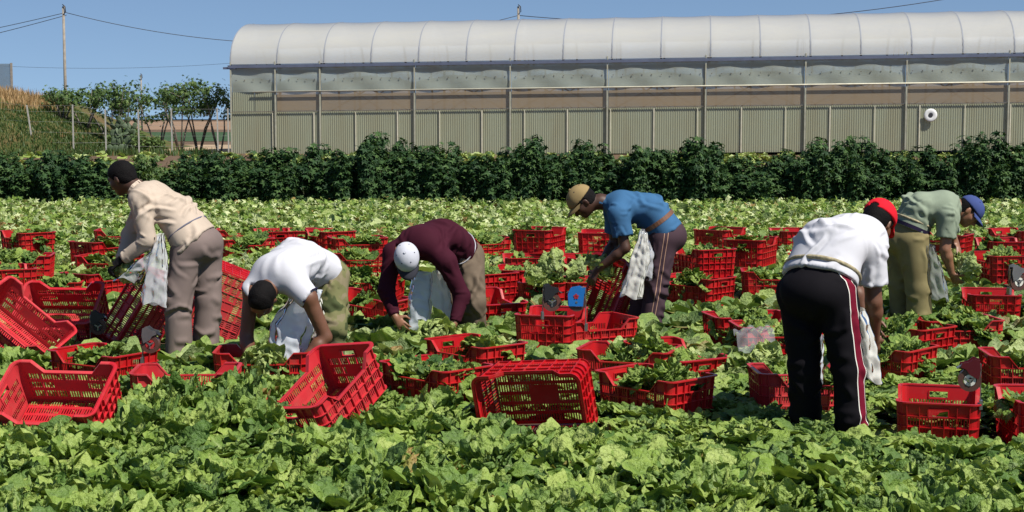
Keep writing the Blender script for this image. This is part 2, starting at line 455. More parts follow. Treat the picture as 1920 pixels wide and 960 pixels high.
for i, (a, b) in enumerate(bays):
    b = min(b, GLEN)
    gsheet('upper_film', lambda u, v: gp(u, 0.03 + 0.03 * math.sin(3 * u + 5 * v), v), np.linspace(a, b, 14), np.linspace(RAIL, GUT - 0.06, 5), M['side_film'])
    if i > 0:
        gsheet('vent_film', lambda u, v: gp(u, 0.06, v), np.linspace(a, b, 4), [SILL + 0.03, RAIL], M['vent_film'])
    w = b - a
    gsheet('rolled_curtain', lambda u, v: gp(u, 0.14 + 0.02 * math.sin(u * 4), RAIL + 0.02 + v * (0.34 + 0.30 * math.sin(math.pi * (u - a) / w) ** 0.8 + 0.03 * math.sin(u * 5.1))), np.linspace(a, b, 16), np.linspace(0, 1, 4), M['curtain'])
    mb = MB()
    for q in np.linspace(a + 0.2, b - 0.2, 10 if w > 3 else 5): mb.box(*(np.array([q, q, 0, 0, 0, 0]))) if False else mb.bar(gp(q - 0.02, 0.0, 3.38), gp(q + 0.02, 0.0, 3.38), 0.04, 0.015, gN)
    tag(gpart('clip_row', mb, M['rust']), kind='stuff')
    # inner bracing seen through the film
    if w > 3:
        mb = MB(); c = (a + b) / 2
        mb.tube([gp(a, 0.5, SILL - 0.2), gp(c, 0.5, RAIL + 0.1)], 0.03, 5); mb.tube([gp(c, 0.5, RAIL + 0.1), gp(b, 0.5, SILL - 0.2)], 0.03, 5)
        mb.tube([gp(c - 0.6, 0.5, SILL), gp(c + 0.7, 0.5, RAIL)], 0.025, 5); mb.tube([gp(c + 0.6, 0.5, SILL), gp(c - 0.7, 0.5, RAIL)], 0.025, 5)
        gpart('cross_brace', mb, M['rust'], True)
        for q in np.linspace(a + 0.5, b - 0.5, 5):
            mb = MB(); q += random.uniform(-.2, .2); mb.bar(gp(q, random.uniform(1.2, 3.5), 0), gp(q, 2.0, GUT), 0.07, 0.07, gN); gpart('inner_post', mb, M['rust'])
gsheet('back_wall', lambda u, v: gp(u, 2 * GHALF - 0.06, v), [0, 11, 22, 33, GLEN], [-0.15, 1.9, RAIL], M['curtain'])
gsheet('back_film', lambda u, v: gp(u, 2 * GHALF - 0.08, v), [0, 11, 22, 33, GLEN], [RAIL, GUT], M['clear_film'])
for t in (0.0, GLEN):
    mb = MB(); pts = [gp(t, 0.0, -0.15)] + [gp(t, *arch(a)) for a in np.linspace(0.02, math.pi - 0.02, 21)] + [gp(t, 2 * GHALF, -0.15)]
    mb.add(pts, [tuple(range(len(pts)))]); gpart('end_wall', mb, M['side_film'])
M['indoor_soil'] = mat('indoor_soil', (0.30, 0.19, 0.11), 0.95, 0.3, 1.0)
gsheet('inside_floor', lambda u, v: gp(u, v, 0.02), [0.1, GLEN - 0.1], [0.1, 2 * GHALF - 0.1], M['indoor_soil'])
mb = MB(); ct = 27.75 + 3.1
prev = None
M['vent_white'] = mat('white_vent_ring', (0.78, 0.78, 0.75), 0.5, 0.1)
vc = gp(31.65, -0.12, 1.42)
ring_v, ring_f = [], []
for i in range(28):
    a = 2 * math.pi * i / 28
    for j in range(8):
        b = 2 * math.pi * j / 8
        rr = 0.18 + 0.11 * math.cos(b)
        ring_v.append(vc + gE * rr * math.cos(a) + np.array([0, 0, 1]) * rr * math.sin(a) + gN * 0.025 * math.sin(b))
        ring_f.append((i*8+j, ((i+1) % 28)*8+j, ((i+1) % 28)*8+(j+1) % 8, i*8+(j+1) % 8))
vent = gpart('round_vent', MB().add(ring_v, ring_f), M['vent_white'], True)
mb = MB(); mb.tube([vc - gN * 0.03, vc + gN * 0.05], 0.10, 14)
me = mb.mesh('vent_hub', M['wire']); me.transform(GI); link('vent_hub', me, vent)
vent['label'] = 'white round vent ring with dark centre'

# ------------------------------------------------------------------ poles and wires
M['pole'] = mat('weathered_pole', (0.30, 0.26, 0.21), 0.9, 0.3, 6)
def pole(base, h, r, label, arm=False):
    e = empty('utility_pole', base); mb = MB(); mb.tube([(0, 0, -0.3), (0, 0, h)], [r, r * 0.7], 8)
    link('shaft', mb.mesh('shaft', M['pole'], True), e)
    mb = MB(); mb.tube([(0.0, -0.1, h - 0.45), (0.14, -0.1, h - 0.3), (0.12, -0.1, h - 0.02), (-0.02, -0.1, h + 0.1)], 0.03, 6)
    link('insulator_hook', mb.mesh('insulator_hook', M['wire'], True), e)
    return tag(e, label, 'utility pole')
YP = 88.0
p1 = P(125, 270, YP); p1[2] = 0; top1 = P(125, 12, YP)
pole(p1, top1[2], 0.10, 'tall wooden utility pole behind the grassy mound')
p2 = P(972, 270, YP + 6); p2[2] = 0; top2 = P(972, 12, YP + 6)
pole(p2, top2[2], 0.10, 'utility pole sticking up behind the greenhouse ridge')
p5 = P(267, 270, 150); p5[2] = 0
pole(p5, P(267, 140, 150)[2], 0.09, 'small distant pole rising out of the young trees')
def wire(a, b, sag, label, r=0.018):
    a, b = np.array(a), np.array(b); c = (a + b) / 2
    ts = np.linspace(0, 1, 33)
    mb = MB(); mb.tube([(a + (b - a) * t) - c - np.array([0, 0, 4 * sag * t * (1 - t)]) for t in ts], r, 5)
    o = link('overhead_wire', mb.mesh('overhead_wire', M['wire'], True)); o.location = c
    tag(o, label, 'wire', 'overhead wires')
a1 = P(125, 24, YP); a2 = P(972, 29, YP + 6)
wire(a1, a2, 1.65, 'overhead wire sagging from the mound pole towards the greenhouse roof')
wire(a2, P(2010, -50, YP + 4), 1.32, 'overhead wire running on beyond the pole behind the greenhouse', 0.022)
wire(a1 + np.array([0, 0, .03]), P(-420, 120, YP - 2), 0.25, 'upper of two overhead wires leaving the mound pole out of frame')
wire(a1 - np.array([0, 0, .12]), P(-420, 145, YP - 2), 0.25, 'lower of two overhead wires leaving the mound pole out of frame')
wire(P(-60, 120, 130), P(700, 88, 130), 0.9, 'faint thin wire low in the sky over the young trees', 0.012)
# netting shelter at the picture's edge
e = empty('shade_shelter', P(-60, 270, 105) * np.array([1, 1, 0])); tag(e, 'grey netting shelter with a thin corner post on the mound skyline', 'shelter')
b0 = np.array(e.location)
mb = MB(); q = P(21, 118, 105) - b0; mb.bar((q[0], 0, 0), (q[0], 0, q[2]), 0.12, 0.12); link('corner_post', mb.mesh('corner_post', M['pole']), e)
M['net'] = film_mat('shade_net', (0.32, 0.40, 0.46), 0.45, 0.5, dirt_amt=0.2)
mb = MB(); mb.box(-9, q[0] - 0.08, -0.02, 0.02, 0, q[2] - 0.05); link('net_wall', mb.mesh('net_wall', M['net']), e)

# ------------------------------------------------------------------ wire fence
fe = empty('wire_fence', (-20, 72, 0)); tag(fe, 'wire fence on pale concrete posts in front of the mound and young trees', 'fence')
fp = [(-30, 280, 186, 72.5), (58, 278, 197, 71.0), (137, 281, 196, 71.0), (198, 278, 205, 72.0), (260, 287, 205, 72.0), (322, 287, 203, 72.5), (408, 287, 203, 73.0), (428, 286, 203, 73.6)]
tops = []
for i, (u, vb, vt, Y) in enumerate(fp):
    b = P(u + (6 if i == 1 else 1), vb, Y); t = P(u - (8 if i == 1 else 1), vt, Y); b[2] -= 0.3
    mb = MB(); mb.bar(b - np.array(fe.location), t - np.array(fe.location), 0.055, 0.055, (0, 1, 0)); link('post', mb.mesh('post', M['concrete']), fe); tops.append((b + [0, 0, .3], t))
for h in (0.15, 0.38, 0.62, 0.85, 0.98):
    mb = MB()
    for (b, t), (b2, t2) in zip(tops[:-1], tops[1:]):
        mb.tube([b + (t - b) * h - np.array(fe.location), b2 + (t2 - b2) * h - np.array(fe.location)], 0.004, 4)
    link('strand', mb.mesh('strand', M['steel']), fe)

# ================================================================== PLANTS
# ------------------------------------------------------------------ leafy shrubs, trees
def star_leaf(lobes=5, depth=0.45):
    vs = [(0, 0, 0)]
    for i in range(lobes * 2):
        a = math.pi * 2 * (i / (lobes * 2)); r = 1.0 if i % 2 == 0 else depth
        if i == lobes: r = 0.25
        vs.append((r * math.cos(a), r * math.sin(a), -0.22 * r * r + (0.06 if i % 2 else 0)))
    n = lobes * 2
    return np.array(vs), np.array([(0, 1 + i, 1 + (i + 1) % n) for i in range(n)])
SL_V, SL_F = star_leaf()
def scatter_leaves(r, C, Nrm, size, brown=0.0, tone=None):
    n = len(C)
    z = Nrm / np.linalg.norm(Nrm, axis=1)[:, None]
    h = r.normal(size=(n, 3)); x = np.cross(h, z); x /= np.linalg.norm(x, axis=1)[:, None]; y = np.cross(z, x)
    s = size * r.uniform(0.6, 1.25, n)
    V = C[:, None, :] + s[:, None, None] * (SL_V[None, :, :1] * x[:, None] + SL_V[None, :, 1:2] * y[:, None] + SL_V[None, :, 2:] * z[:, None])
    F = (SL_F[None] + (np.arange(n) * len(SL_V))[:, None, None]).reshape(-1, 3)
    t = r.uniform(0, 1, n) if tone is None else tone
    T = np.repeat(np.stack([t, 0 * t, (r.uniform(0, 1, n) < brown) * 0.7], 1), len(SL_V), 0)
    return V.reshape(-1, 3), F, T
def shrub_meshes(seed, w, h, n, leaf, material):
    r = np.random.default_rng(seed)
    # shoots: each carries its own clump of leaves so the outline stays uneven
    k = 15; sa = r.uniform(0, 6.283, k); sr = w * np.sqrt(r.uniform(0, 1, k)) * 0.85
    sh = h * (1 - 0.30 * (sr / w) ** 2) * r.uniform(0.70, 1.10, k)
    C, Nn = [], []
    mb = MB()
    for i in range(k):
        base = np.array([sr[i] * .35 * math.cos(sa[i]), sr[i] * .35 * math.sin(sa[i]), 0]); tip = np.array([sr[i] * math.cos(sa[i]), sr[i] * math.sin(sa[i]), sh[i]])
        mid = (base + tip) / 2 + r.normal(size=3) * 0.05
        mb.tube([base, mid, tip], [0.018, 0.012, 0.005], 5)
        m = n // k; q = r.uniform(0.02, 1.04, m) ** 0.85
        c = base + (tip - base) * q[:, None]
        off = r.normal(size=(m, 3)); off /= np.linalg.norm(off, axis=1)[:, None]
        off *= (0.24 * (1 - 0.45 * q) * r.uniform(0.35, 1.1, m) ** 0.5)[:, None]; off[:, 2] *= 0.7
        p = c + off; p[:, 2] = np.abs(p[:, 2])
        C.append(p); Nn.append(off * 2.2 + np.array([0, 0, 0.25]) + r.normal(size=(m, 3)) * 0.14)
    V, F, T = scatter_leaves(r, np.concatenate(C), np.concatenate(Nn), leaf)
    return np_mesh('foliage', V, F, material, T, smooth=False), mb.mesh('stems', M['stem'], True)
hedge_var = [shrub_meshes(40 + i, 0.52, 1.22 + 0.08 * (i % 3), 1800, 0.080, M['hedge']) for i in range(5)]
low_var = [shrub_meshes(60 + i, 0.7, 0.95, 800, 0.075, M['tree']) for i in range(2)]
def put_shrub(loc, var, s, sz, rz, label, group, name='hedge_shrub', cat='shrub'):
    e = empty(name, loc); e.rotation_euler.z = rz; e.scale = (s, s, sz)
    link('foliage', var[0], e); link('stems', var[1], e)
    return tag(e, label, cat, group)
hr = random.Random(5)
u = -340
while u < 2200:
    gap = 178 < u < 342
    z = 0.86 + 0.08 * math.sin(u * 0.021) + 0.07 * math.sin(u * 0.063 + 1) + hr.uniform(-.07, .08)
    if 905 < u < 965 or 1410 < u < 1445: z *= 0.80
    if u < 170: z *= 0.93
    if 330 <= u < 420: z *= 0.92
    if not gap:
        for row in (0, 1):
            base = G(u + row * 24, 395, 0); base[1] = 29.8 + 0.45 * row + hr.uniform(-.15, .15)
            base[0] = (u + row * 24 - 960) / F_PX * base[1]
            put_shrub(base, hr.choice(hedge_var), 0.95 if row == 0 else 1.0, z * (0.93 if row == 0 else 1.04), hr.uniform(0, 6.28),
                      'dark green shrub in the short hedge behind the worker in the tan shirt' if u < 178 else 'dark green leafy shrub in the long hedge before the greenhouse',
                      'short hedge shrubs' if u < 178 else 'long hedge shrubs')
    else:
        if int(u) % 2 == 0 or True:
            base = np.array([(u - 960) / F_PX * 31, 31 + hr.uniform(-.5, .5), 0])
            put_shrub(base, hr.choice(low_var), 0.8, hr.uniform(.75, 1.05), hr.uniform(0, 6.28), 'low straggly shrub in the gap between the two hedges', 'gap shrubs')
    u += 56 if not gap else 34
def tree(base, h, seed, spread, label, n=330):
    r = np.random.default_rng(seed); e = empty('young_tree', base)
    tips = []; mb = MB()
    k = int(r.integers(3, 6))
    for i in range(k):
        a = r.uniform(0, 6.283); d = np.array([math.cos(a), math.sin(a) , 0])
        b0 = d * 0.06; m1 = d * spread * .35 + [0, 0, h * .32]; m2 = d * spread * .7 + r.normal(size=3) * .1 + [0, 0, h * .62]; t = d * spread * r.uniform(.7, 1.1) + [0, 0, h * r.uniform(.82, 1.0)]
        mb.tube([b0 - [0, 0, .1], m1, m2, t], [.05, .038, .024, .008], 6)
        tips += [(m2, t)]
        for j in range(3):
            p = m1 + (t - m1) * r.uniform(.3, .85); q = p + r.normal(size=3) * [.35, .35, .2] * spread + [0, 0, .25]
            mb.tube([p, (p + q) / 2 + [0, 0, .03], q], [.02, .014, .006], 5); tips.append((p, q))
    C, Nn = [], []
    m = n // len(tips)
    for p, q in tips:
        tt = r.uniform(.25, 1.08, m); c = p + (q - p) * tt[:, None]; off = r.normal(size=(m, 3)) * [.2, .2, .15]
        C.append(c + off); Nn.append(off + [0, 0, .12] + r.normal(size=(m, 3)) * .12)
    V, F, T = scatter_leaves(r, np.concatenate(C), np.concatenate(Nn), 0.105)
    link('trunk', mb.mesh('trunk', M['bark'], True), e)
    link('crown', np_mesh('crown', V, F, M['tree'], T, smooth=False), e)
    return tag(e, label, 'tree', 'young trees by the dirt track')
tl = [(118, 165, 79, 1.0, 'young tree sprouting behind the mound next to the tall utility pole'),
      (160, 163, 79, 1.1, 'young tree standing behind the sloping end of the mound'),
      (205, 158, 78, .9, 'thin young tree above the prickly pear'),
      (240, 160, 80, 1.1, 'young tree beside the small distant pole'),
      (297, 152, 78, 1.2, 'widest young tree in the open gap with sky around its crown'),
      (338, 150, 77, 1.1, 'tallest young tree standing over the far green field'),
      (372, 148, 78, 1.2, 'tall young tree second nearest the greenhouse corner'),
      (412, 160, 77, 1.0, 'young tree nearest the greenhouse corner')]
for i, (u, vt, Y, sp, lb) in enumerate(tl):
    b = P(u, 270, Y); b[2] = 0
    if u < 190: b[2] = max(0.0, float(mound_h(np.array([[b[0]]]), np.array([[Y]]))[0, 0]) - 0.1)
    tree(b, P(u, vt, Y)[2] - b[2], 70 + i, sp, lb, 620)
for i, (u, Y, s, sz, lb) in enumerate([(265, 75, 1.0, 1.05, 'rounded dark bush at the end of the mound'), (292, 76, .7, .8, 'smaller dark bush beside the rounded one'), (218, 76, .9, 1.3, 'grey green bush under the prickly pear'), (245, 77, .8, 1.3, 'leafy bush between the prickly pear and the rounded bush')]):
    b = P(u, 270, Y); b[2] = 0
    put_shrub(b, low_var[i % 2], s * 1.2, sz, i, lb, None, 'wild_bush', 'bush')
# prickly pear
M['cactus'] = mat('cactus_pad', (0.085, 0.125, 0.06), 0.7, 0.3, 6)
def pad_mesh():
    V, F = [], []; n, m = 14, 7
    for i in range(m + 1):
        a = math.pi * i / m
        for j in range(n):
            b = 2 * math.pi * j / n
            V.append((0.13 * math.sin(a) * math.cos(b), 0.03 * math.sin(a) * math.sin(b), 0.19 - 0.19 * math.cos(a)))
    for i in range(m):
        for j in range(n): F.append((i*n+j, i*n+(j+1) % n, (i+1)*n+(j+1) % n, (i+1)*n+j))
    return MB().add(V, F).mesh('pad', M['cactus'], True)
PAD = pad_mesh(); b = P(228, 262, 74.5); b[2] = 0
e = empty('prickly_pear', b); tag(e, 'prickly pear cactus of flat green pads at the end of the mound', 'cactus')
cr = random.Random(4); stack = [(Vector((x, 0, 0)), 0, 0) for x in (-.7, -.45, -.1, .15, .5)]
while stack:
    p, tl_, lv = stack.pop()
    s = 1.25 - 0.12 * lv; ang = tl_ + cr.uniform(-.55, .55)
    mw = Matrix.Translation(p) @ Matrix.Rotation(ang, 4, 'Y') @ Matrix.Rotation(cr.uniform(-.9, .9), 4, 'Z') @ Matrix.Scale(s, 4)
    o = link('pad', PAD, e); o.matrix_local = mw
    if lv < 4:
        for q in range(1 if lv else 2):
            stack.append((mw @ Vector((cr.uniform(-.06, .06), 0, .36)), ang * .7 + cr.uniform(-.3, .3), lv + 1))

# ------------------------------------------------------------------ lettuce
PROF_X = np.array([0, .12, .3, .5, .7, .86, .95, 1.0]); PROF_Y = np.array([.20, .24, .48, .80, 1.04, 1.10, 1.04, .92])
def lettuce_leaf(r, nu, nv, L, W, p0, p1, frill, cup, az, r0, z0, tone, pale, brown):
    u = np.linspace(0, 1, nu)[:, None]; v = np.linspace(-1, 1, nv)[None, :]
    e = np.maximum(np.abs(v) * np.ones_like(u), np.clip((u - .5) / .5, 0, 1) * np.ones_like(v))
    th = np.arctan2(v * 0.9, u - 0.3)
    k = r.uniform(.85, 1.2) * np.clip((nu + nv) / 5.2, 3.0, 8.5); ph = r.uniform(0, 6.28, 8); fine = 1.0 if nv > 12 else 0.0
    tooth = np.abs(np.sin(1.35 * k * th + ph[6])) ** .7 - .6
    out = 1 + e * (0.10 * np.sin(k * .5 * th + ph[0]) + 0.05 * np.sin(1.3 * k * th + ph[1]) + .17 * fine * tooth)
    x = v * np.interp(u, PROF_X, PROF_Y) * W / 2 * out
    phi = p0 + (p1 - p0) * u ** 1.4
    ds = L / (nu - 1)
    cr = np.concatenate([[0], np.cumsum(np.cos(phi[:-1, 0]) * ds)])[:, None]; cz = np.concatenate([[0], np.cumsum(np.sin(phi[:-1, 0]) * ds)])[:, None]
    ext = 1 + (0.07 * np.sin(k * .6 * th + ph[4]) + .05 * np.sin(k * 1.4 * th + ph[3]) + .13 * fine * tooth) * e
    h = cup * W * v ** 2 * u ** .5 + frill * e ** 2 * (np.sin(k * th + ph[2]) + 0.45 * np.sin(1.7 * k * th + ph[3]) + 0.8 * np.sin(.4 * k * th + ph[4])) \
        + r.uniform(-.05, .05) * v * u + 0.6 * frill * np.sin(6.1 * u + 3.3 * v + ph[1]) * np.sin(5.3 * v - 4 * u + ph[0]) * u \
        + fine * .62 * frill * np.sin(19 * u + 7 * v + ph[5]) * np.sin(13 * v - 9 * u + ph[7]) * np.clip(u * 2, 0, 1)
    ext = ext * (1 - .30 * v * v * u)
    rr = cr * ext - np.sin(phi) * h + r0; zz = cz * ext + np.cos(phi) * h + z0
    x = x + 0.03 * L * np.sin(2.5 * u + ph[5])
    ca, sa = math.cos(az), math.sin(az)
    V = np.stack([rr * ca - x * sa, rr * sa + x * ca, zz], -1).reshape(-1, 3)
    I = np.arange(nu * nv).reshape(nu, nv)
    F = np.stack([I[:-1, :-1], I[1:, :-1], I[1:, 1:], I[:-1, 1:]], -1).reshape(-1, 4)
    rib = np.clip(1 - np.abs(v) / (0.20 - 0.15 * u), 0, 1) * np.clip(1.1 - u, 0, 1) * 0.7
    vein = np.clip(np.sin((u * 16 - np.abs(v) * 5)) - .78, 0, 1) * 1.2 * (1 - e)
    g = np.clip(rib + vein * .5 + pale * (1.15 - .5 * u), 0, 1)
    b = np.clip(brown * np.clip(e * 1.5 - .4, 0, 1), 0, 1)
    T = np.stack([np.clip(tone + .22 * (e - .5), 0, 1) * np.ones_like(u * v), g * np.ones_like(u * v), b * np.ones_like(u * v)], -1).reshape(-1, 3)
    return V, F, T
def lettuce_plant(seed, n, nu, nv, size=1.0, pale=0.0, upright=1.0, brown=0.03, flat=1.0):
    r = np.random.default_rng(seed); Vs, Fs, Ts, o = [], [], [], 0
    for i in range(n):
        t = i / max(1, n - 1)
        L = size * (0.222 - 0.10 * t) * r.uniform(.82, 1.15); W = L * r.uniform(.95, 1.4)
        p0 = R(44 + 34 * t ** .8 * upright) + r.normal() * .14; p1 = R(-34 + 92 * t * upright) + r.normal() * .38
        if r.uniform() < .3: p1 -= R(55)
        V, F, T = lettuce_leaf(r, nu, nv, L, W, p0, p1, 0.0135 * size * r.uniform(.6, 1.5), r.uniform(.02, .2) + .15 * t, i * 2.39996 + r.normal() * .25, 0.012 * size, 0.01 + 0.035 * size * t,
                               np.clip(r.normal(.42, .2) + .12 * t, 0, 1), pale * t * r.uniform(.5, 1), (r.uniform() < brown) * r.uniform(.4, 1))
        V[:, 2] *= flat
        Vs.append(V); Fs.append(F + o); Ts.append(T); o += len(V)
    return np.concatenate(Vs), np.concatenate(Fs), np.concatenate(Ts)
HI = [lettuce_plant(100 + i, 18, 19, 31, 1.0, 0.15, brown=.008) for i in range(12)]
MID = [lettuce_plant(200 + i, 10, 7, 9, 1.0, 0.35 if i % 4 else 0.9, brown=.03) for i in range(12)]
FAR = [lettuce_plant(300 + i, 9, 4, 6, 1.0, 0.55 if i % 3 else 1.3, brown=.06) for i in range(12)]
HI_ME = [np_mesh('lettuce_plant', *x[:2], M['lettuce'], x[2]) for x in HI]
MID_ME = [np_mesh('lettuce', *x[:2], M['lettuce'], x[2]) for x in MID]
HEARTS = None
def join_plants(name, spots, variants, label, seed, zs=(0.8, 1.15), dtone=0.0):
    r = np.random.default_rng(seed); Vs, Fs, Ts, o = [], [], [], 0
    for (x, y, z, s) in spots:
        V, F, T = variants[r.integers(len(variants))]
        a = r.uniform(0, 6.283); c, sn = math.cos(a), math.sin(a)
        q = np.empty_like(V); q[:, 0] = (V[:, 0] * c - V[:, 1] * sn) * s + x; q[:, 1] = (V[:, 0] * sn + V[:, 1] * c) * s + y
        q[:, 2] = V[:, 2] * s * r.uniform(*zs) + z
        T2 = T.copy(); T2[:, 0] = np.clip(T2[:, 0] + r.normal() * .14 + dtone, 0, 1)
        Vs.append(q); Fs.append(F + o); Ts.append(T2); o += len(V)
    me = np_mesh(name, np.concatenate(Vs), np.concatenate(Fs), M['lettuce'], np.concatenate(Ts))
    return tag(link(name, me), label, 'lettuce', kind='stuff')

# ================================================================== CRATES
CL, CW, CH, CR = 0.60, 0.41, 0.282, 0.04
def wall_panel(mb, half, H, dip, handle, ribs, solid):
    """panel in (x, outward, z): sheet with slots, outside ribs, lip along the top"""
    T = 0.0032
    rows = [(0.035, 0.078), (0.096, 0.138), (0.156, 0.198)]
    B = mb.box
    B(-half, half, 0, T, 0.0, 0.035); B(-half, half, 0, T, 0.078, 0.096); B(-half, half, 0, T, 0.138, 0.156)
    pitch = 0.0155; n = int(2 * half / pitch)
    edges = np.linspace(-half, half, n + 1)
    for ri, (z0, z1) in enumerate(rows):
        x = -half
        for i in range(n):
            c = (edges[i] + edges[i + 1]) / 2
            if ri == 1 and abs(c) < solid: B(edges[i] - 0.001, edges[i + 1] + 0.001, 0.0002, T, z0, z1)
            else: B(edges[i], edges[i] + 0.0072, 0, T, z0, z1)
    zt = 0.198
    if dip:
        a, b, zl = half - 0.055, half - 0.115, H - 0.072
        out = [(-half, H), (-a, H), (-b, zl), (b, zl), (a, H), (half, H)]
    else: out = [(-half, H), (half, H)]
    if handle:
        hx, h0, h1 = 0.05, H - 0.075, H - 0.038
        B(-half, half, 0, T, zt, h0); B(-half, -hx, 0, T, h0, h1); B(hx, half, 0, T, h0, h1); B(-half, half, 0, T, h1, H)
        for (x0, x1, z0, z1) in ((-hx - .004, hx + .004, h0 - .006, h0), (-hx - .004, hx + .004, h1, h1 + .006), (-hx - .006, -hx, h0, h1), (hx, hx + .006, h0, h1)):
            B(x0, x1, -0.004, 0.016, z0, z1)
    else:
        for (xa, za), (xb, zb) in zip(out[:-1], out[1:]):
            mb.add([(xa,0,zt),(xb,0,zt),(xb,T,zt),(xa,T,zt),(xa,0,za),(xb,0,zb),(xb,T,zb),(xa,T,za)],
                   [(0,3,2,1),(4,5,6,7),(0,1,5,4),(1,2,6,5),(2,3,7,6),(3,0,4,7)])
    for (xa, za), (xb, zb) in zip(out[:-1], out[1:]):     # lip
        t = 0.008
        mb.add([(xa,-.003,za-t),(xb,-.003,zb-t),(xb,.020,zb-t),(xa,.020,za-t),(xa,-.003,za),(xb,-.003,zb),(xb,.020,zb),(xa,.020,za)],
               [(0,3,2,1),(4,5,6,7),(0,1,5,4),(1,2,6,5),(2,3,7,6),(3,0,4,7)])
    top = lambda x: float(np.interp(x, [p[0] for p in out], [p[1] for p in out]))
    for x in np.linspace(-half + 0.002, half - 0.002, ribs):
        if handle and abs(x) < 0.05:
            B(x - .0022, x + .0022, T, .0165, 0.004, H - 0.08)
        else: B(x - .0022, x + .0022, T, .0165, 0.004, top(x) - 0.009)
    for z in (0.006, 0.087, 0.147, 0.207):
        B(-half, half, T, .0150, z - .0022, z + .0022)
def corner(mb, H):
    n = 5
    for i in range(n):
        a0, a1 = math.pi / 2 * i / n, math.pi / 2 * (i + 1) / n
        def ring(r0, r1, z0, z1):
            q = [(r0*math.cos(a0), r0*math.sin(a0)), (r0*math.cos(a1), r0*math.sin(a1)), (r1*math.cos(a1), r1*math.sin(a1)), (r1*math.cos(a0), r1*math.sin(a0))]
            mb.add([(x, y, z) for z in (z0, z1) for x, y in q], [(0,1,2,3),(7,6,5,4),(1,0,4,5),(2,1,5,6),(3,2,6,7),(0,3,7,4)])
        ring(CR - .0032, CR, 0, H)
        ring(CR - .003 - .003, CR + .017, H - .008, H)
        for z in (0.006, 0.087, 0.147, 0.207): ring(CR, CR + .0120, z - .0022, z + .0022)
def taper(mb):
    k = [1 - 0.07 * (1 - v[2] / CH) for v in mb.v]
    mb.v = [(v[0] * q, v[1] * q, v[2]) for v, q in zip(mb.v, k)]
def place(mb, src, fx):
    mb.add([fx(*v) for v in src.v], src.f)
lw = MB(); wall_panel(lw, CL / 2 - CR, CH, True, False, 8, 0.10)
ew = MB(); wall_panel(ew, CW / 2 - CR, CH, False, True, 6, 0.05)
co = MB(); corner(co, CH)
CP = {}
def two(nm, src, flipdist, rot):
    out = []
    for sgn in (-1, 1):
        mb = MB()
        if rot: place(mb, src, lambda x, o, z: (sgn * (flipdist + o), sgn * x, z))
        else: place(mb, src, lambda x, o, z: (-sgn * x, sgn * (flipdist + o), z))
        if rot:
            for sy in (-1, 1):
                place(mb, co, lambda x, y, z: (sgn * (CL / 2 - CR + x), sy * (CW / 2 - CR + y), z))
        taper(mb); out.append(mb)
    return out
side_mb = two('side_panel', lw, CW / 2 - 0.0032, False)
end_mb = two('end_panel', ew, CL / 2 - 0.0032, True)
base_mb = MB(); bx, by = CL / 2 - 0.012, CW / 2 - 0.012
nb = 36; ex = np.linspace(-bx, bx, nb + 1); rowy = np.linspace(-by, by, 7)
for j in range(6):
    base_mb.box(-bx, bx, rowy[j], rowy[j] + .020, 0.0055, 0.0085)
    for i in range(nb): base_mb.box(ex[i], ex[i] + .0080, rowy[j] + .020, rowy[j + 1], 0.0055, 0.0085)
for x in np.linspace(-bx, bx, 9): base_mb.box(x - .002, x + .002, -by, by, 0.0, 0.0055)
for y in np.linspace(-by, by, 7): base_mb.box(-bx, bx, y - .002, y + .002, 0.0002, 0.0055)
base_mb.box(-0.09, 0.09, -0.06, 0.06, 0.0050, 0.0089); taper(base_mb)
CRATE_ME = {}
for mn in ('red', 'red_faded'):
    CRATE_ME[mn] = [('side_panel', x.mesh('side_panel', M[mn])) for x in side_mb] + [('end_panel', x.mesh('end_panel', M[mn])) for x in end_mb] + [('base', base_mb.mesh('base', M[mn]))]
FOOT = []      # crate footprints (centre, yaw) that the crop keeps out of
FILL = []      # lettuces lying in crates
crate_rng = random.Random(3)
def crate(mw, label, faded=False, foot=True):
    e = empty('harvest_crate', mtx=mw)
    for nm, me in CRATE_ME['red_faded' if faded else 'red']: link(nm, me, e)
    if foot: FOOT.append((np.array(mw.translation), mw))
    return tag(e, label, 'crate', 'red harvest crates')
def up(u, v, z, yaw, fill, label, faded=False, roll=0.0, pit=0.0):
    z = (z + (.05 if v < 520 else 0)) if z < .3 else .29
    c = G(u, v, z + CH); c[2] = z
    mw = Matrix.Translation(Vector(c)) @ Matrix.Rotation(R(yaw), 4, 'Z') @ Matrix.Rotation(R(roll), 4, 'Y') @ Matrix.Rotation(R(pit), 4, 'X')
    crate(mw, label, faded)
    for i in range(fill):
        q = mw @ Vector((crate_rng.uniform(-.22, .22), crate_rng.uniform(-.13, .13), 0.14 + 0.04 * (i // 3)))
        FILL.append((q, label))
def tip(u, v, Y, rots, label, faded=False):
    rm = Matrix.Identity(4)
    for ax, a in rots: rm = rm @ Matrix.Rotation(R(a), 4, ax)
    c = Vector(P(u, v, Y)) - (rm @ Vector((0, 0, CH / 2)))
    mw = Matrix.Translation(c) @ rm
    low = min((mw @ Vector((x, y, z))).z for x in (-.28, .28) for y in (-.19, .19) for z in (0, CH))
    if low < -0.03: mw = Matrix.Translation((0, 0, -0.03 - low)) @ mw
    crate(mw, label, faded)
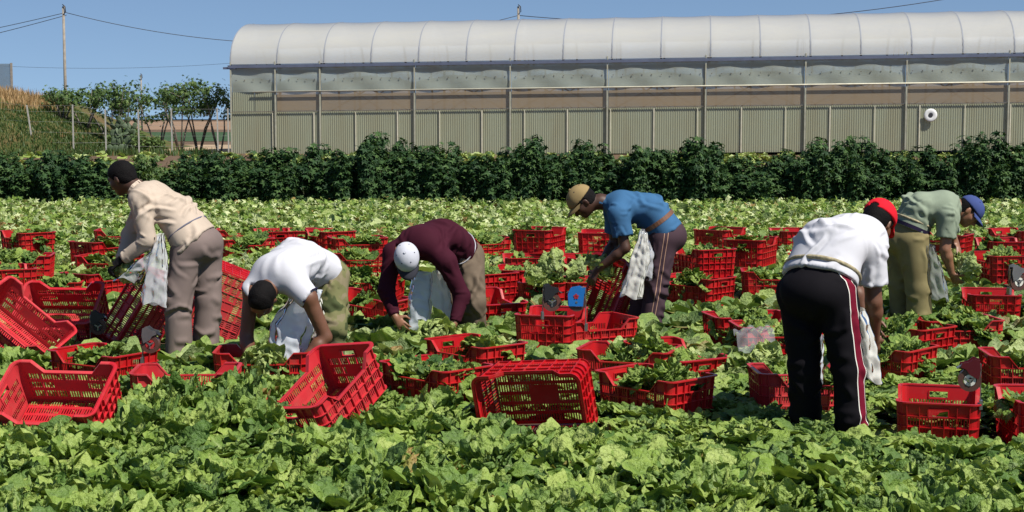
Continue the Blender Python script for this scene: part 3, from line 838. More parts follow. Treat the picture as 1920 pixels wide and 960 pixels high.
# tipped over
tip(110, 762, 8.72, [('Z', -9), ('X', 33)], 'empty crate tipped towards the viewer at the edge of the foreground crop', True)
tip(118, 590, 12.0, [('Z', -6), ('X', 40)], 'empty crate tipped towards the viewer with a dark tape dispenser beside it', True)
tip(38, 618, 11.2, [('Y', 40), ('X', 22)], 'crate lying askew, sloping down from the edge of the picture', True)
tip(265, 598, 11.95, [('Y', -58), ('X', -35)], 'crate leaning on end with its ribbed side out, before the tan-shirt worker', True)
tip(415, 582, 12.4, [('Y', -66), ('X', -78)], 'crate stood up with its lattice bottom out, behind the tan-shirt worker legs', True)
tip(612, 742, 8.78, [('X', 20), ('Y', -20), ('Z', 62)], 'empty tilted crate in front of the white-vest worker forearm', True)
tip(1008, 780, 8.75, [('Z', -20), ('Y', -5), ('X', 103)], 'overturned crate lying on its long side in the foreground crop')
tip(1140, 556, 13.05, [('Z', 24), ('Y', -66), ('X', 14)], 'crate stood on edge under the hands of the blue-shirt worker')
# standing: front and middle
up(350, 690, 0, 4, 0, 'empty low-lying crate beneath the tape dispenser with a pale steel frame', True)
up(195, 655, 0, -32, 2, 'half hidden crate just in front of the leaning ribbed crate')
up(496, 653, 0, 3, 1, 'crate mostly hidden behind the white-vest worker lowered arm')
up(1230, 698, 0, -47, 6, 'leaf-topped crate beside the overturned crate, its handle end turned out')
up(1262, 652, 0, -58, 4, 'crate tucked directly behind the leaf-topped crate by the overturned one', roll=6)
up(1035, 582, 0.06, -105, 0, 'empty crate carrying the blue tape dispenser')
up(1108, 594, 0, 28, 0, 'empty crate touching the blue-dispenser crate, at the blue-shirt worker feet')
up(892, 638, 0, -48, 4, 'crate in front of the lettuce held by the maroon-sweater worker')
up(818, 680, 0, -46, 5, 'crate behind the overturned crate with leaves spilling over its low side')
up(1180, 650, 0, -18, 5, 'sunken crate under spreading leaves, next to the blue-dispenser crate')
up(1508, 690, 0, 2, 1, 'crate with a pale inner wall beside the black-trousers worker legs', True)
up(1655, 645, 0, -42, 4, 'front one of two crates close behind the black-trousers worker')
up(1698, 607, 0, -52, 5, 'rear one of two crates close behind the black-trousers worker')
up(1790, 595, 0, 6, 5, 'leaf-filled crate below the khaki-trousers worker hands')
up(1858, 546, 0, -99, 0, 'empty crate under the grey tape dispenser at the picture edge')
up(1880, 449, 0.16, -88, 4, 'upper rear crate at the picture edge beyond the blue-cap worker')
up(1876, 475, 0.08, -84, 4, 'leaf-draped crate at the picture edge, in front of the upper rear one')
up(1908, 430, 0.10, -60, 3, 'farthest small crate at the picture edge by the blue cap')
up(1938, 660, 0, -4, 3, 'crate cut by the picture edge behind the dark red tape dispenser')
up(1760, 738, 0, -105, 0, 'large empty foreground crate holding the dark red tape dispenser')
up(1962, 738, 0, -93, 2, 'foreground crate cut by the picture edge next to the large empty one')
up(1455, 606, 0, 4, 3, 'crate with a clear plastic bag draped over its corner')
up(1402, 588, 0, 10, 4, 'crate behind the one draped with a clear bag')
# standing: middle distance
up(1306, 517, 0, -42, 6, 'full crate of lettuce right beside the blue-shirt worker trousers')
up(1318, 463, 0.18, -68, 3, 'raised crate nearest the blue-shirt worker back, lowest of its cluster')
up(1350, 428, 0.16, -120, 3, 'rearmost crate of the cluster behind the blue-shirt worker')
up(1408, 446, 0.18, -115, 4, 'crate with a pale handle slot between two others behind the blue-shirt worker')
up(1486, 430, 0.10, -82, 2, 'distant crate just past the white-shirt worker back')
up(1452, 506, 0, -6, 5, 'weedy crate heaped with leaves beside the black-trousers worker hip')
up(1768, 438, 0.10, -30, 2, 'crate peeping out behind the green-shirt worker arm')
up(1012, 428, 0.32, -110, 2, 'top crate of the stack of two standing alone in the field')
up(1016, 470, 0.0, -100, 0, 'bottom crate of the stack of two standing alone in the field')
up(1124, 433, 0.18, -98, 2, 'crate behind the blue-shirt worker hanging forearm')
up(902, 444, 0.06, 33, 5, 'leaf-filled crate behind the maroon-sweater worker hips')
up(458, 446, 0.06, 28, 4, 'leaf-filled crate between the tan-shirt worker and the white vest')
up(452, 429, 0.0, 8, 3, 'sunken crate right behind the leaf-filled one by the tan-shirt worker')
up(516, 431, 0.08, -70, 2, 'narrow glimpse of a crate over the white vest, nearest its shoulder end')
up(562, 430, 0.08, -80, 2, 'crate hidden all but its rim behind the middle of the white vest')
up(619, 431, 0.10, -60, 3, 'rearmost crate over the white-vest worker hips')
up(670, 444, 0.10, 18, 4, 'crate between the white-vest and maroon-sweater workers, in the back of three')
up(676, 471, 0.08, 6, 4, 'crate between the white-vest and maroon-sweater workers, in the middle of three')
up(692, 512, 0.0, -8, 6, 'dark leaf-covered crate behind the maroon-sweater worker lowered arm')
up(688, 552, 0.0, -24, 1, 'slanting empty crate beside the camouflage trousers', roll=6)
up(905, 508, 0, -52, 5, 'leaf-covered crate behind the maroon-sweater worker trousers')
up(962, 501, 0, -108, 2, 'crate with a sunlit inner wall beside the big heap of lettuce')
up(915, 553, 0, -62, 0, 'slightly tipped small-looking crate by the maroon-sweater worker knees', roll=7)
up(984, 479, 0, -86, 2, 'crate with a pale handle slot behind the big heap of lettuce')
up(1098, 479, 0, -84, 2, 'crate behind the blue-shirt worker wrists, near the stack of two')
up(1092, 523, 0, -82, 1, 'crate directly behind the blue tape dispenser')
up(1020, 524, 0, -96, 9, 'crate buried under the big heap of lettuce')
up(228, 430, 0.04, 4, 2, 'far crate rim beside the tan sleeve')
up(190, 450, 0.10, -120, 3, 'crate beyond the tan-shirt worker gloved hand')
up(205, 478, 0.0, -12, 4, 'low crate rim directly behind the gloved hand')
up(52, 433, 0.14, -50, 5, 'rear one of two overlapping crates far behind the askew crate')
up(38, 477, 0.10, 9, 5, 'front one of two overlapping crates far behind the askew crate')
up(12, 500, 0.08, -62, 4, 'crate cut by the picture edge below two overlapping crates')
up(92, 526, 0.0, 8, 6, 'dark crate overhung by big leaves next to a brightly lit one')
up(186, 508, 0.0, -123, 3, 'brightly lit crate behind the tipped one, under the bagged lettuce')

# ------------------------------------------------------------------ lettuces lying in the crates
for i, (q, lb) in enumerate(FILL):
    o = link('harvested_lettuce', HI_ME[i % 12]); s = crate_rng.uniform(.66, .9)
    o.location = q; o.scale = (s, s, s * 0.9); o.rotation_euler = (crate_rng.uniform(-.6, .6), crate_rng.uniform(-.6, .6), crate_rng.uniform(0, 6.28))
    tag(o, 'lettuce in the ' + lb, 'lettuce', 'lettuces in the ' + lb)

# ------------------------------------------------------------------ the field
def in_crate(x, y, pad=0.05):
    for c, mw in FOOT:
        if (c[0] - x) ** 2 + (c[1] - y) ** 2 < 0.55:
            q = mw.inverted() @ Vector((x, y, 0.1))
            if abs(q.x) < CL / 2 + pad and abs(q.y) < CW / 2 + pad and -0.25 < q.z < CH + 0.25: return True
    return False
def near_crate(x, y):
    return any((c[0] - x) ** 2 + (c[1] - y) ** 2 < .30 for c, mw in FOOT)
KEEP = []      # round places kept clear (people's feet), filled below before the crop is set
def field_spots(y0, y1, step, seed, jit=0.35, keep=True):
    r = np.random.default_rng(seed); S = []; y = y0; k = 0
    while y < y1:
        half = 0.36 * y + 0.7; x = -half + (step / 2 if k % 2 else 0)
        while x < half:
            px, py = x + r.uniform(-jit, jit) * step, y + r.uniform(-jit, jit) * step
            if not (keep and (in_crate(px, py) or any((px - a) ** 2 + (py - b) ** 2 < c * c for a, b, c in KEEP))): S.append((px, py))
            x += step
        y += step * 0.87; k += 1
    return S

# ================================================================== PEOPLE: bodies and clothes grown as smooth volumes
class Field:
    def __init__(s, lo, hi, h):
        s.h = h; s.lo = np.array(lo, float); s.n = np.ceil((np.array(hi) - s.lo) / h).astype(int) + 1
        s.d = np.full(tuple(s.n), 0.25, np.float32)
    def box(s, lo, hi):
        a = np.clip(np.floor((np.array(lo) - s.lo) / s.h).astype(int), 0, s.n - 1); b = np.clip(np.ceil((np.array(hi) - s.lo) / s.h).astype(int) + 1, 1, s.n)
        sl = tuple(slice(i, j) for i, j in zip(a, b))
        g = [(s.lo[k] + s.h * np.arange(a[k], b[k])).astype(np.float32) for k in range(3)]
        return sl, np.meshgrid(*g, indexing='ij', sparse=True)
    def _mix(s, sl, d, k, sub=False):
        a = s.d[sl]
        if sub: s.d[sl] = np.maximum(a, -d); return
        if k <= 0: s.d[sl] = np.minimum(a, d); return
        h = np.clip(0.5 + 0.5 * (a - d) / k, 0, 1); s.d[sl] = a * (1 - h) + d * h - k * h * (1 - h)
    def cap(s, a, b, r1, r2, k=0.03, wide=None, q=1.0, sub=False):
        a, b = np.array(a, float), np.array(b, float); ab = b - a; L2 = max(ab @ ab, 1e-9)
        m = max(r1, r2) + k + 2 * s.h
        sl, (X, Y, Z) = s.box(np.minimum(a, b) - m, np.maximum(a, b) + m)
        t = np.clip(((X - a[0]) * ab[0] + (Y - a[1]) * ab[1] + (Z - a[2]) * ab[2]) / L2, 0, 1)
        ox, oy, oz = X - a[0] - t * ab[0], Y - a[1] - t * ab[1], Z - a[2] - t * ab[2]
        d2 = ox * ox + oy * oy + oz * oz
        if wide is not None:
            w = np.array(wide, float); w = w - ab * (w @ ab) / L2; w = unit(w)
            ow = ox * w[0] + oy * w[1] + oz * w[2]
            d2 = ow * ow + np.maximum(d2 - ow * ow, 0) / (q * q)
        s._mix(sl, np.sqrt(d2) - (r1 + (r2 - r1) * t), k, sub)
    def ell(s, c, ax, rad, k=0.02, sub=False):
        c = np.array(c, float); m = max(rad) + k + 2 * s.h
        sl, (X, Y, Z) = s.box(c - m, c + m)
        X, Y, Z = X - c[0], Y - c[1], Z - c[2]; k0 = k1 = 0
        for a, r in zip(ax, rad):
            p = X * a[0] + Y * a[1] + Z * a[2]; k0 = k0 + (p / r) ** 2; k1 = k1 + (p / r ** 2) ** 2
        k0 = np.sqrt(k0); k1 = np.sqrt(k1) + 1e-6
        s._mix(sl, k0 * (k0 - 1) / k1, k, sub)
    def cut(s, p, n, lo=None, hi=None):
        """take away what lies beyond the plane (point p, normal n), inside an optional box"""
        n = unit(n); lo = s.lo if lo is None else lo; hi = s.lo + s.h * s.n if hi is None else hi
        sl, (X, Y, Z) = s.box(lo, hi)
        s.d[sl] = np.maximum(s.d[sl], (X - p[0]) * n[0] + (Y - p[1]) * n[1] + (Z - p[2]) * n[2])
    def cut_near(s, p, n, r):
        s.cut(p, n, np.array(p) - r, np.array(p) + r)
    def reach(s, c, d, far=0.4):
        t = np.arange(0, far, s.h * 0.5); Q = ((np.array(c)[None] + t[:, None] * d - s.lo) / s.h).round().astype(int)
        ok = np.all((Q >= 0) & (Q < s.n), 1); Q = Q[ok]; v = s.d[Q[:, 0], Q[:, 1], Q[:, 2]]
        out = np.where(v > 0)[0]; return t[out[0]] if len(out) else t[-1]
    def mesh(s):
        d = s.d; d[0], d[-1], d[:, 0], d[:, -1], d[:, :, 0], d[:, :, -1] = (.1,) * 6
        I = d < 0
        c = np.zeros(tuple(s.n - 1), np.uint8)
        for i in (0, 1):
            for j in (0, 1):
                for k in (0, 1): c += I[i:s.n[0]-1+i, j:s.n[1]-1+j, k:s.n[2]-1+k]
        act = (c > 0) & (c < 8); A = np.argwhere(act); m = len(A)
        idx = np.full(act.shape, -1, np.int32); idx[act] = np.arange(m)
        pos = np.zeros((m, 3)); cnt = np.zeros(m)
        val = lambda o: d[A[:, 0] + o[0], A[:, 1] + o[1], A[:, 2] + o[2]]
        for ax in range(3):
            for p in (0, 1):
                for q in (0, 1):
                    o0 = [0, 0, 0]; o0[(ax + 1) % 3] = p; o0[(ax + 2) % 3] = q; o1 = list(o0); o1[ax] = 1
                    v0, v1 = val(o0), val(o1); x = (v0 < 0) != (v1 < 0)
                    t = np.where(x, v0 / np.where(x, v0 - v1, 1), 0)
                    pt = np.array(o0)[None] + t[:, None] * (np.array(o1) - np.array(o0))[None]
                    pos += pt * x[:, None]; cnt += x
        V = s.lo + s.h * (A + pos / cnt[:, None])
        Fs = []
        for ax in range(3):
            b, c2 = (ax + 1) % 3, (ax + 2) % 3
            s0 = [slice(1, -1)] * 3; s0[ax] = slice(0, -1); s1 = list(s0); s1[ax] = slice(1, None)
            a0, a1 = I[tuple(s0)], I[tuple(s1)]; E = np.argwhere(a0 != a1)
            fl = a0[tuple(E.T)]
            E = E + 1; E[:, ax] -= 1
            def g(db, dc):
                Q = E.copy(); Q[:, b] -= db; Q[:, c2] -= dc; return idx[Q[:, 0], Q[:, 1], Q[:, 2]]
            F = np.stack([g(1, 1), g(0, 1), g(0, 0), g(1, 0)], 1)
            F[~fl] = F[~fl][:, ::-1]; Fs.append(F)
        F = np.concatenate(Fs); return V, F[np.all(F >= 0, 1)]
def normals(V, F):
    n = np.cross(V[F[:, 2]] - V[F[:, 0]], V[F[:, 3]] - V[F[:, 1]])
    out = np.stack([sum(np.bincount(F[:, j], n[:, k], len(V)) for j in range(4)) for k in range(3)], 1)
    return out / (np.linalg.norm(out, axis=1)[:, None] + 1e-9)
def relax(V, F, it=1):
    for _ in range(it):
        acc = np.zeros_like(V); c = np.zeros(len(V))
        for j in range(4):
            for k in range(3): acc[:, k] += np.bincount(F[:, j], V[F[:, (j + 1) % 4], k] + V[F[:, (j + 3) % 4], k], len(V))
            c += 2 * np.bincount(F[:, j], minlength=len(V))
        V = 0.5 * V + 0.5 * acc / c[:, None]
    return V
def wrinkle(V, F, amp, scale, seed, folds=()):
    """cloth: a soft overall unevenness, and separate creases that run over the surface where it is pulled or bent"""
    n = normals(V, F); r = np.random.default_rng(seed)
    d = amp * noise3(V, scale, seed)
    for c, rad, dr, lam, am in folds:
        q = V - np.array(c); near = np.where((q * q).sum(1) < rad * rad)[0]
        if len(near) < 20: continue
        dr = unit(dr)
        for _ in range(max(3, int(rad / lam * 3.2))):
            i = int(near[r.integers(len(near))]); p = V[i]; t = np.cross(n[i], dr + r.normal(size=3) * .28)
            t = t / (np.linalg.norm(t) + 1e-9); L = rad * r.uniform(.7, 1.7); steps = max(3, int(L / .022)); pts = [p]
            for k in range(steps):
                g = pts[-1] + t * .022; i = int(np.argmin(((V - g) ** 2).sum(1))); nn = n[i]
                nt_ = t - nn * (t @ nn) + r.normal(size=3) * .10; t = nt_ / (np.linalg.norm(nt_) + 1e-9); pts.append(V[i] * .7 + g * .3)
            pts = np.array(pts); w = lam * r.uniform(.16, .30); a_ = am * r.uniform(.5, 1.25)
            cen = pts.mean(0); idx = np.where(((V - cen) ** 2).sum(1) < (L * .75 + .06) ** 2)[0]; Q = V[idx]
            best = np.full(len(Q), 9.0); tt = np.zeros(len(Q)); sd = np.zeros(len(Q))
            for k in range(len(pts) - 1):
                ab = pts[k + 1] - pts[k]; l2 = ab @ ab + 1e-9; u_ = np.clip((Q - pts[k]) @ ab / l2, 0, 1); o = Q - pts[k] - u_[:, None] * ab
                dd = np.sqrt((o * o).sum(1)); m = dd < best; best[m] = dd[m]; tt[m] = (k + u_[m]) / (len(pts) - 1)
                sd[m] = np.einsum('ij,ij->i', np.cross(ab, n[idx][m]), o[m]) / math.sqrt(l2)
            tap = np.sin(np.pi * np.clip(tt, .0, 1)) ** .6
            d[idx] += a_ * tap * (np.exp(-(best / w) ** 2) - .75 * np.exp(-((best - 1.9 * w) / w) ** 2) * (sd > 0))
    return V + n * d[:, None]

def frame(f, up):
    f = unit(f); up = np.array(up, float); up = unit(up - f * (up @ f)); r = np.cross(f, up); return f, up, r
def head_field(fd, c, f, u, r, neck, nr=0.055):
    fd.ell(c + u * .022 - f * .012, (f, r, u), (.099, .077, .093), .02)
    fd.ell(c + f * .022 - u * .045, (f, r, u), (.066, .060, .068), .03)
    fd.ell(c + f * .066 - u * .088, (f, r, u), (.022, .026, .018), .03)
    fd.cap(c + f * .086 + u * .012, c + f * .112 - u * .030, .008, .0125, .014)
    fd.cap(c + f * .096 - u * .036 - r * .012, c + f * .096 - u * .036 + r * .012, .009, .009, .008)
    fd.cap(c + f * .080 + u * .032 - r * .034, c + f * .080 + u * .032 + r * .034, .014, .014, .016)
    fd.cap(c + f * .085 - u * .060 - r * .018, c + f * .085 - u * .060 + r * .018, .0085, .0085, .010)
    fd.cap(c + f * .083 - u * .072 - r * .014, c + f * .083 - u * .072 + r * .014, .009, .009, .008)
    for sg in (-1, 1):
        fd.ell(c + f * .052 - u * .022 + r * sg * .040, (f, r, u), (.03, .024, .024), .03)
        fd.ell(c - f * .012 - u * .012 + r * sg * .079, (unit(f - r * sg * .4), unit(r * sg + f * .4), u), (.020, .008, .031), .008)
        fd.ell(c + f * .093 + u * .008 + r * sg * .032, (f, r, u), (.012, .016, .010), 0, sub=True)
    fd.cap(c - u * .05 - f * .025, neck, nr, nr + .008, .035)
def hand_field(fd, w, d, n, side, curl, grow=0.0):
    d = unit(d); n = unit(np.array(n) - d * (np.array(n) @ d)); s = np.cross(d, n) * side
    fd.cap(w - d * .02, w + d * .03, .024 + grow, .030 + grow, .012, s, .70)
    fd.cap(w + d * .025, w + d * .080, .034 + grow, .040 + grow, .012, s, .40)
    for i, L in enumerate((.068, .076, .071, .056)):
        p = w + d * (.092 - .004 * abs(i - 1.2)) + s * (.031 - .0205 * i); a = .12
        spread = s * (.10 - .07 * i)
        for j, fr in enumerate((.45, .32, .23)):
            a += curl * (0.8 if j == 0 else 1.0) * (1 + .08 * i)
            q = p + unit(d * math.cos(a) + n * math.sin(a) + spread) * L * fr
            fd.cap(p, q, .0098 - .0009 * j + grow, .0092 - .0009 * j + grow, .004); p = q
    p = w + d * .030 + s * .032; q = p + unit(d * .55 + s * .75 + n * .35) * .042; fd.cap(p, q, .0145 + grow, .0115 + grow, .008)
    fd.cap(q, q + unit(d * .85 + s * .15 + n * .55) * .034, .0112 + grow, .0088 + grow, .004)

SKIN = lambda nm, c: mat(nm, c, 0.5, 0.22, 14, bscale=220, bstr=0.12, bdist=0.002, spec=0.45)
M['skin_dark'] = SKIN('dark_skin', (0.065, 0.029, 0.017)); M['skin_brown'] = SKIN('brown_skin', (0.155, 0.068, 0.037)); M['skin_tan'] = SKIN('tan_skin', (0.25, 0.115, 0.062))
M['hair'] = mat('black_hair', (0.006, 0.005, 0.005), 0.75, 0.3, 60, spec=0.12, bscale=160, bstr=0.8, bdist=0.006)
M['eye'] = mat('eye', (0.35, 0.33, 0.30), 0.2, 0.1)
def cloth(nm, c, rough=0.85, var=0.18, vs=5.0, c2=None, weave=420, bs=0.12):
    m = mat(nm, c, rough, var, vs, c2=c2, bscale=weave, bstr=bs, bdist=0.002, spec=0.12, sheen=0.0)
    nt = m.node_tree; p = next(n for n in nt.nodes if n.type == 'BSDF_PRINCIPLED'); b0 = p.inputs['Normal'].links[0].from_node
    tc = N(nt, 'ShaderNodeTexCoord'); mp = N(nt, 'ShaderNodeMapping'); mp.inputs['Scale'].default_value = (1.0, 1.0, 0.55); mp.inputs['Rotation'].default_value = (0.4, 0.6, 0.3)
    nt.links.new(tc.outputs['Object'], mp.inputs['Vector'])
    rn = N(nt, 'ShaderNodeTexNoise', noise_type='RIDGED_MULTIFRACTAL'); rn.inputs['Scale'].default_value = 5.5; rn.inputs['Detail'].default_value = 2.0; rn.inputs['Distortion'].default_value = 0.7
    nt.links.new(mp.outputs[0], rn.inputs['Vector'])
    b1 = N(nt, 'ShaderNodeBump'); b1.inputs['Strength'].default_value = 0.3; b1.inputs['Distance'].default_value = 0.015
    nt.links.new(rn.outputs[0], b1.inputs['Height']); nt.links.new(b1.outputs[0], b0.inputs['Normal'])
    return m
def stripe_cloth(nm, base, bands):
    """cloth with stripes that run down the leg: bands (from, to, colour) in metres off the seam"""
    m = cloth(nm, base); nt = m.node_tree
    p = next(n for n in nt.nodes if n.type == 'BSDF_PRINCIPLED'); src = p.inputs['Base Color'].links[0].from_socket
    a = N(nt, 'ShaderNodeAttribute', attribute_name='seam'); f = a.outputs['Fac']; col = src
    for lo, hi, c in bands:
        k = mathn(nt, 'MULTIPLY', mathn(nt, 'GREATER_THAN', f, lo), mathn(nt, 'LESS_THAN', f, hi)); col = mix(nt, k, col, c)
    nt.links.new(col, p.inputs['Base Color']); return m
def camo(nm):
    m = cloth(nm, (0.16, 0.15, 0.07)); nt = m.node_tree
    p = next(n for n in nt.nodes if n.type == 'BSDF_PRINCIPLED')
    c = ramp(nt, noise(nt, 9, 2, .4), [(0.0, (0.045, 0.05, 0.025)), (0.44, (0.06, 0.075, 0.03)), (0.46, (0.15, 0.15, 0.065)), (0.56, (0.16, 0.155, 0.07)), (0.58, (0.20, 0.17, 0.10)), (1.0, (0.20, 0.17, 0.10))])
    nt.links.new(c, p.inputs['Base Color']); return m
M['c_tan'] = cloth('tan_cotton', (0.47, 0.385, 0.305)); M['c_taupe'] = cloth('taupe_cotton', (0.195, 0.150, 0.135))
M['c_white'] = cloth('white_cotton', (0.52, 0.52, 0.55), var=0.06); M['c_camo'] = camo('camouflage_cotton')
M['c_maroon'] = cloth('maroon_knit', (0.046, 0.007, 0.016), weave=260, bs=.35); M['c_olive'] = cloth('olive_cotton', (0.145, 0.110, 0.077))
M['c_blue'] = cloth('blue_jersey', (0.042, 0.120, 0.235)); M['c_plum'] = stripe_cloth('plum_tracksuit', (0.060, 0.036, 0.045), [(-.017, -.012, (.40, .24, .16)), (.012, .017, (.40, .24, .16))])
M['c_black'] = stripe_cloth('black_tracksuit', (0.006, 0.005, 0.007), [(-.026, .026, (.14, .006, .02)), (-.031, -.026, (.75, .74, .66)), (.026, .031, (.75, .74, .66))])
M['c_sage'] = cloth('sage_jersey', (0.23, 0.275, 0.20)); M['c_khaki'] = cloth('khaki_cotton', (0.22, 0.185, 0.088), c2=(0.16, 0.13, 0.06))
M['cap_white'] = cloth('white_cap', (0.50, 0.51, 0.56), var=.12); M['cap_dark'] = cloth('dark_cap_brim', (0.035, 0.035, 0.045)); M['cap_tan'] = cloth('tan_cap', (0.27, 0.195, 0.088))
M['cap_red'] = cloth('red_cap', (0.62, 0.012, 0.025)); M['cap_blue'] = cloth('blue_cap', (0.05, 0.075, 0.21)); M['glove'] = cloth('black_glove', (0.012, 0.011, 0.012))
M['trim'] = cloth('dark_trim', (0.02, 0.015, 0.04)); M['leather'] = mat('brown_leather', (0.17, 0.075, 0.04), 0.5, 0.3, 10); M['rope'] = mat('fibre_rope', (0.42, 0.36, 0.22), 0.9, 0.5, 40, bscale=90, bstr=.6)
M['boot'] = mat('dirty_boot', (0.05, 0.04, 0.03), 0.8, 0.4, 9); M['cord'] = mat('grey_cord', (0.12, 0.12, 0.17), .8, .2)

def cap_brim(c, f, u, r, base_h, length=.078, droop=.020):
    V, Fc = [], []; na, nr = 15, 5
    for layer in (0, 1):
        for i in range(na):
            a = R(-74 + 148 * i / (na - 1))
            for j in range(nr):
                t = j / (nr - 1); L = length * math.cos(a) ** .55 * t
                q = c + f * (.100 * math.cos(a) + L) + r * (.086 * math.sin(a)) + u * (base_h - droop * (math.sin(a) ** 2) - .018 * t * t - .004 * layer)
                V.append(q)
    o = na * nr
    for i in range(na - 1):
        for j in range(nr - 1):
            a = i*nr+j; Fc.append((a, a+nr, a+nr+1, a+1)); Fc.append((o+a+1, o+a+nr+1, o+a+nr, o+a))
        Fc.append((i*nr+nr-1, (i+1)*nr+nr-1, o+(i+1)*nr+nr-1, o+i*nr+nr-1))
    return MB().add(V, Fc)
def person(spec):
    Y0 = spec['Y']; J = {k: P(v[0], v[1], Y0 + v[2]) for k, v in spec['J'].items()}
    left = unit(np.cross([0, 0, 1], list(spec['face']) + [0])); fwd = np.array(list(spec['face']) + [0.0]); fwd = unit(fwd)
    pel = J['pel']; base = np.array([pel[0], (J['La'][1] + J['Ra'][1]) / 2, 0.0])
    root = empty('person', base); tag(root, spec['label'], 'person', 'field workers')
    T0 = Matrix.Translation(Vector(-base))
    def put(nm, me, parent=root, lb=None):
        me.transform(T0); o = link(nm, me, parent)
        if lb: o['label'] = lb
        return o
    def vol(nm, fd, material, amp=0, scale=9, seed=0, folds=(), attrs=None, lb=None, parent=root, it=1):
        V, F = fd.mesh(); V = relax(V, F, it)
        V0 = V
        if amp: V = wrinkle(V, F, amp, scale, seed, folds)
        return put(nm, np_mesh(nm, V, F, material, attrs=attrs(V0) if attrs else None), parent, lb)
    allp = np.array(list(J.values())); lo, hi = allp.min(0) - .24, allp.max(0) + .24; lo[2] = min(lo[2], -0.02)
    b = spec.get('build', 1.0); mid, chest, neck, head = J['mid'], J['chest'], J['neck'], J['head']
    S, E, Wr = {'L': J['Ls'], 'R': J['Rs']}, {'L': J['Le'], 'R': J['Re']}, {'L': J['Lw'], 'R': J['Rw']}
    H, K, A = {'L': J['Lh'], 'R': J['Rh']}, {'L': J['Lk'], 'R': J['Rk']}, {'L': J['La'], 'R': J['Ra']}
    f, u, r = frame(spec['gaze'], spec['crown'])
    # ---- body: one continuous surface
    fd = Field(lo, hi, 0.0088)
    head_field(fd, head, f, u, r, neck)
    fd.cap(neck, chest, .06, .10 * b, .04, left, .8)
    fd.cap(chest, mid, .145 * b, .135 * b, .05, left, .68); fd.cap(mid, pel, .135 * b, .145 * b, .05, left, .70)
    hands = {}
    for s, sg in (('L', 1), ('R', -1)):
        fd.cap(chest + left * sg * .07, S[s], .075, .056, .05)
        fd.cap(S[s], E[s], .052 * b, .041 * b, .03)
        bel = E[s] + (Wr[s] - E[s]) * .28; fd.cap(E[s], bel, .040 * b, .043 * b, .02); fd.cap(bel, Wr[s], .043 * b, .027, .02)
        hd = spec['hand'][s]; tip = P(hd[0], hd[1], Y0 + hd[2]); d = unit(tip - Wr[s]); n = np.array(hd[3], float); hands[s] = (Wr[s], d, n, hd[4], hd[5])
        hand_field(fd, Wr[s], d, n, hd[4], hd[5])
        fd.cap(pel + left * sg * .03, H[s], .11, .085, .05); fd.cap(H[s], K[s], .080 * b, .056, .03); fd.cap(K[s], A[s], .055, .040, .02)
        fd.cap(A[s] + fwd * -.03 + [0, 0, -.02], A[s] + fwd * .13 + [0, 0, -.04], .038, .03, .02)
    vol('body', fd, M[spec['skin']], it=1)
    for sg in (-1, 1):
        c0 = head + f * .078 + u * .008 + r * sg * .032; mb = MB()
        Vv, Ff = [], []
        for i in range(7):
            for j in range(10):
                t, p = math.pi * i / 6, 2 * math.pi * j / 10; Vv.append(c0 + .0125 * np.array([math.sin(t) * math.cos(p), math.sin(t) * math.sin(p), math.cos(t)]))
        for i in range(6):
            for j in range(10): Ff.append((i*10+j, i*10+(j+1) % 10, (i+1)*10+(j+1) % 10, (i+1)*10+j))
        put('eye', mb.add(Vv, Ff).mesh('eye', M['eye'], True))
    # ---- hair
    hf = Field(head - .16, head + .16, 0.006)
    hf.ell(head + u * .024 - f * .014, (f, r, u), (.108, .086, .103), .01)
    hf.cap(head - f * .05 - u * .03, head - f * .045 + u * .02, .062, .07, .03, r, 1.0)
    hf.cut(head + f * .040 + u * .030, f * .80 - u * .60); hf.cut(head - u * .068, -u)
    for sg in (-1, 1): hf.ell(head + f * .035 - u * .05 + r * sg * .085, (f, r, u), (.06, .035, .05), 0, sub=True); hf.ell(head - f * .008 - u * .012 + r * sg * .09, (f, r, u), (.026, .02, .036), 0, sub=True)
    vol('hair', hf, M['hair'], 0.0035, 40, 5, it=1)
    # ---- cap
    if 'cap' in spec:
        cm, bm, bl = spec['cap']; cf = Field(head - .18, head + .18, 0.006)
        cf.ell(head + u * .036 - f * .012, (f, r, u), (.117, .096, .104), .01); cf.cut(head + u * .030, -u)
        bf = spec.get('brim', 1)
        if bf < 0:      # worn so that the strap gap shows
            cf.ell(head - f * .115 + u * .040, (f, r, u), (.045, .026, .017), 0, sub=True)
        co_ = vol('cap', cf, M[cm], 0.0012, 30, 9, it=2, lb=spec['cap_label'])
        put('brim', cap_brim(head - f * .004, f * (1 if bf > 0 else 1), u, r, .036, bl).mesh('brim', M[bm], True), co_)
        mb = MB(); mb.tube([head + u * .138 - f * .012, head + u * .147 - f * .012], .010, 8); put('button', mb.mesh('button', M[cm]), co_)
        for i in range(6):
            a = i * math.pi / 3 + .5; dv = u * .75 + f * .66 * math.cos(a) + r * .66 * math.sin(a)
            q = head + u * .036 - f * .012 + u * .104 * .70 + f * .117 * .70 * math.cos(a) + r * .096 * .70 * math.sin(a)
            mb = MB(); mb.tube([q - unit(dv) * .006, q + unit(dv) * .0025], .0045, 8); put('eyelet', mb.mesh('eyelet', M['trim']), co_)
    # ---- trousers
    pw = spec.get('trouser', 1.0); tf = Field(lo, hi, 0.0098)
    axis = unit(mid - pel); waist = pel + axis * spec.get('waist', .10)
    tf.cap(pel - axis * .02, waist + axis * .06, .172 * b, .160 * b, .05, left, .76)
    tf.ell(pel - fwd * .055 - [0, 0, .03], (fwd, left, np.array([0, 0, 1.])), (.115 * b, .165 * b, .125), .05)
    for s, sg in (('L', 1), ('R', -1)):
        tf.cap(H[s], K[s], .105 * pw * b, .084 * pw, .04); tf.cap(K[s], A[s] - [0, 0, .03], .082 * pw, .088 * pw, .03)
    tf.cut(waist, axis, waist - .30, waist + .30)
    folds = []
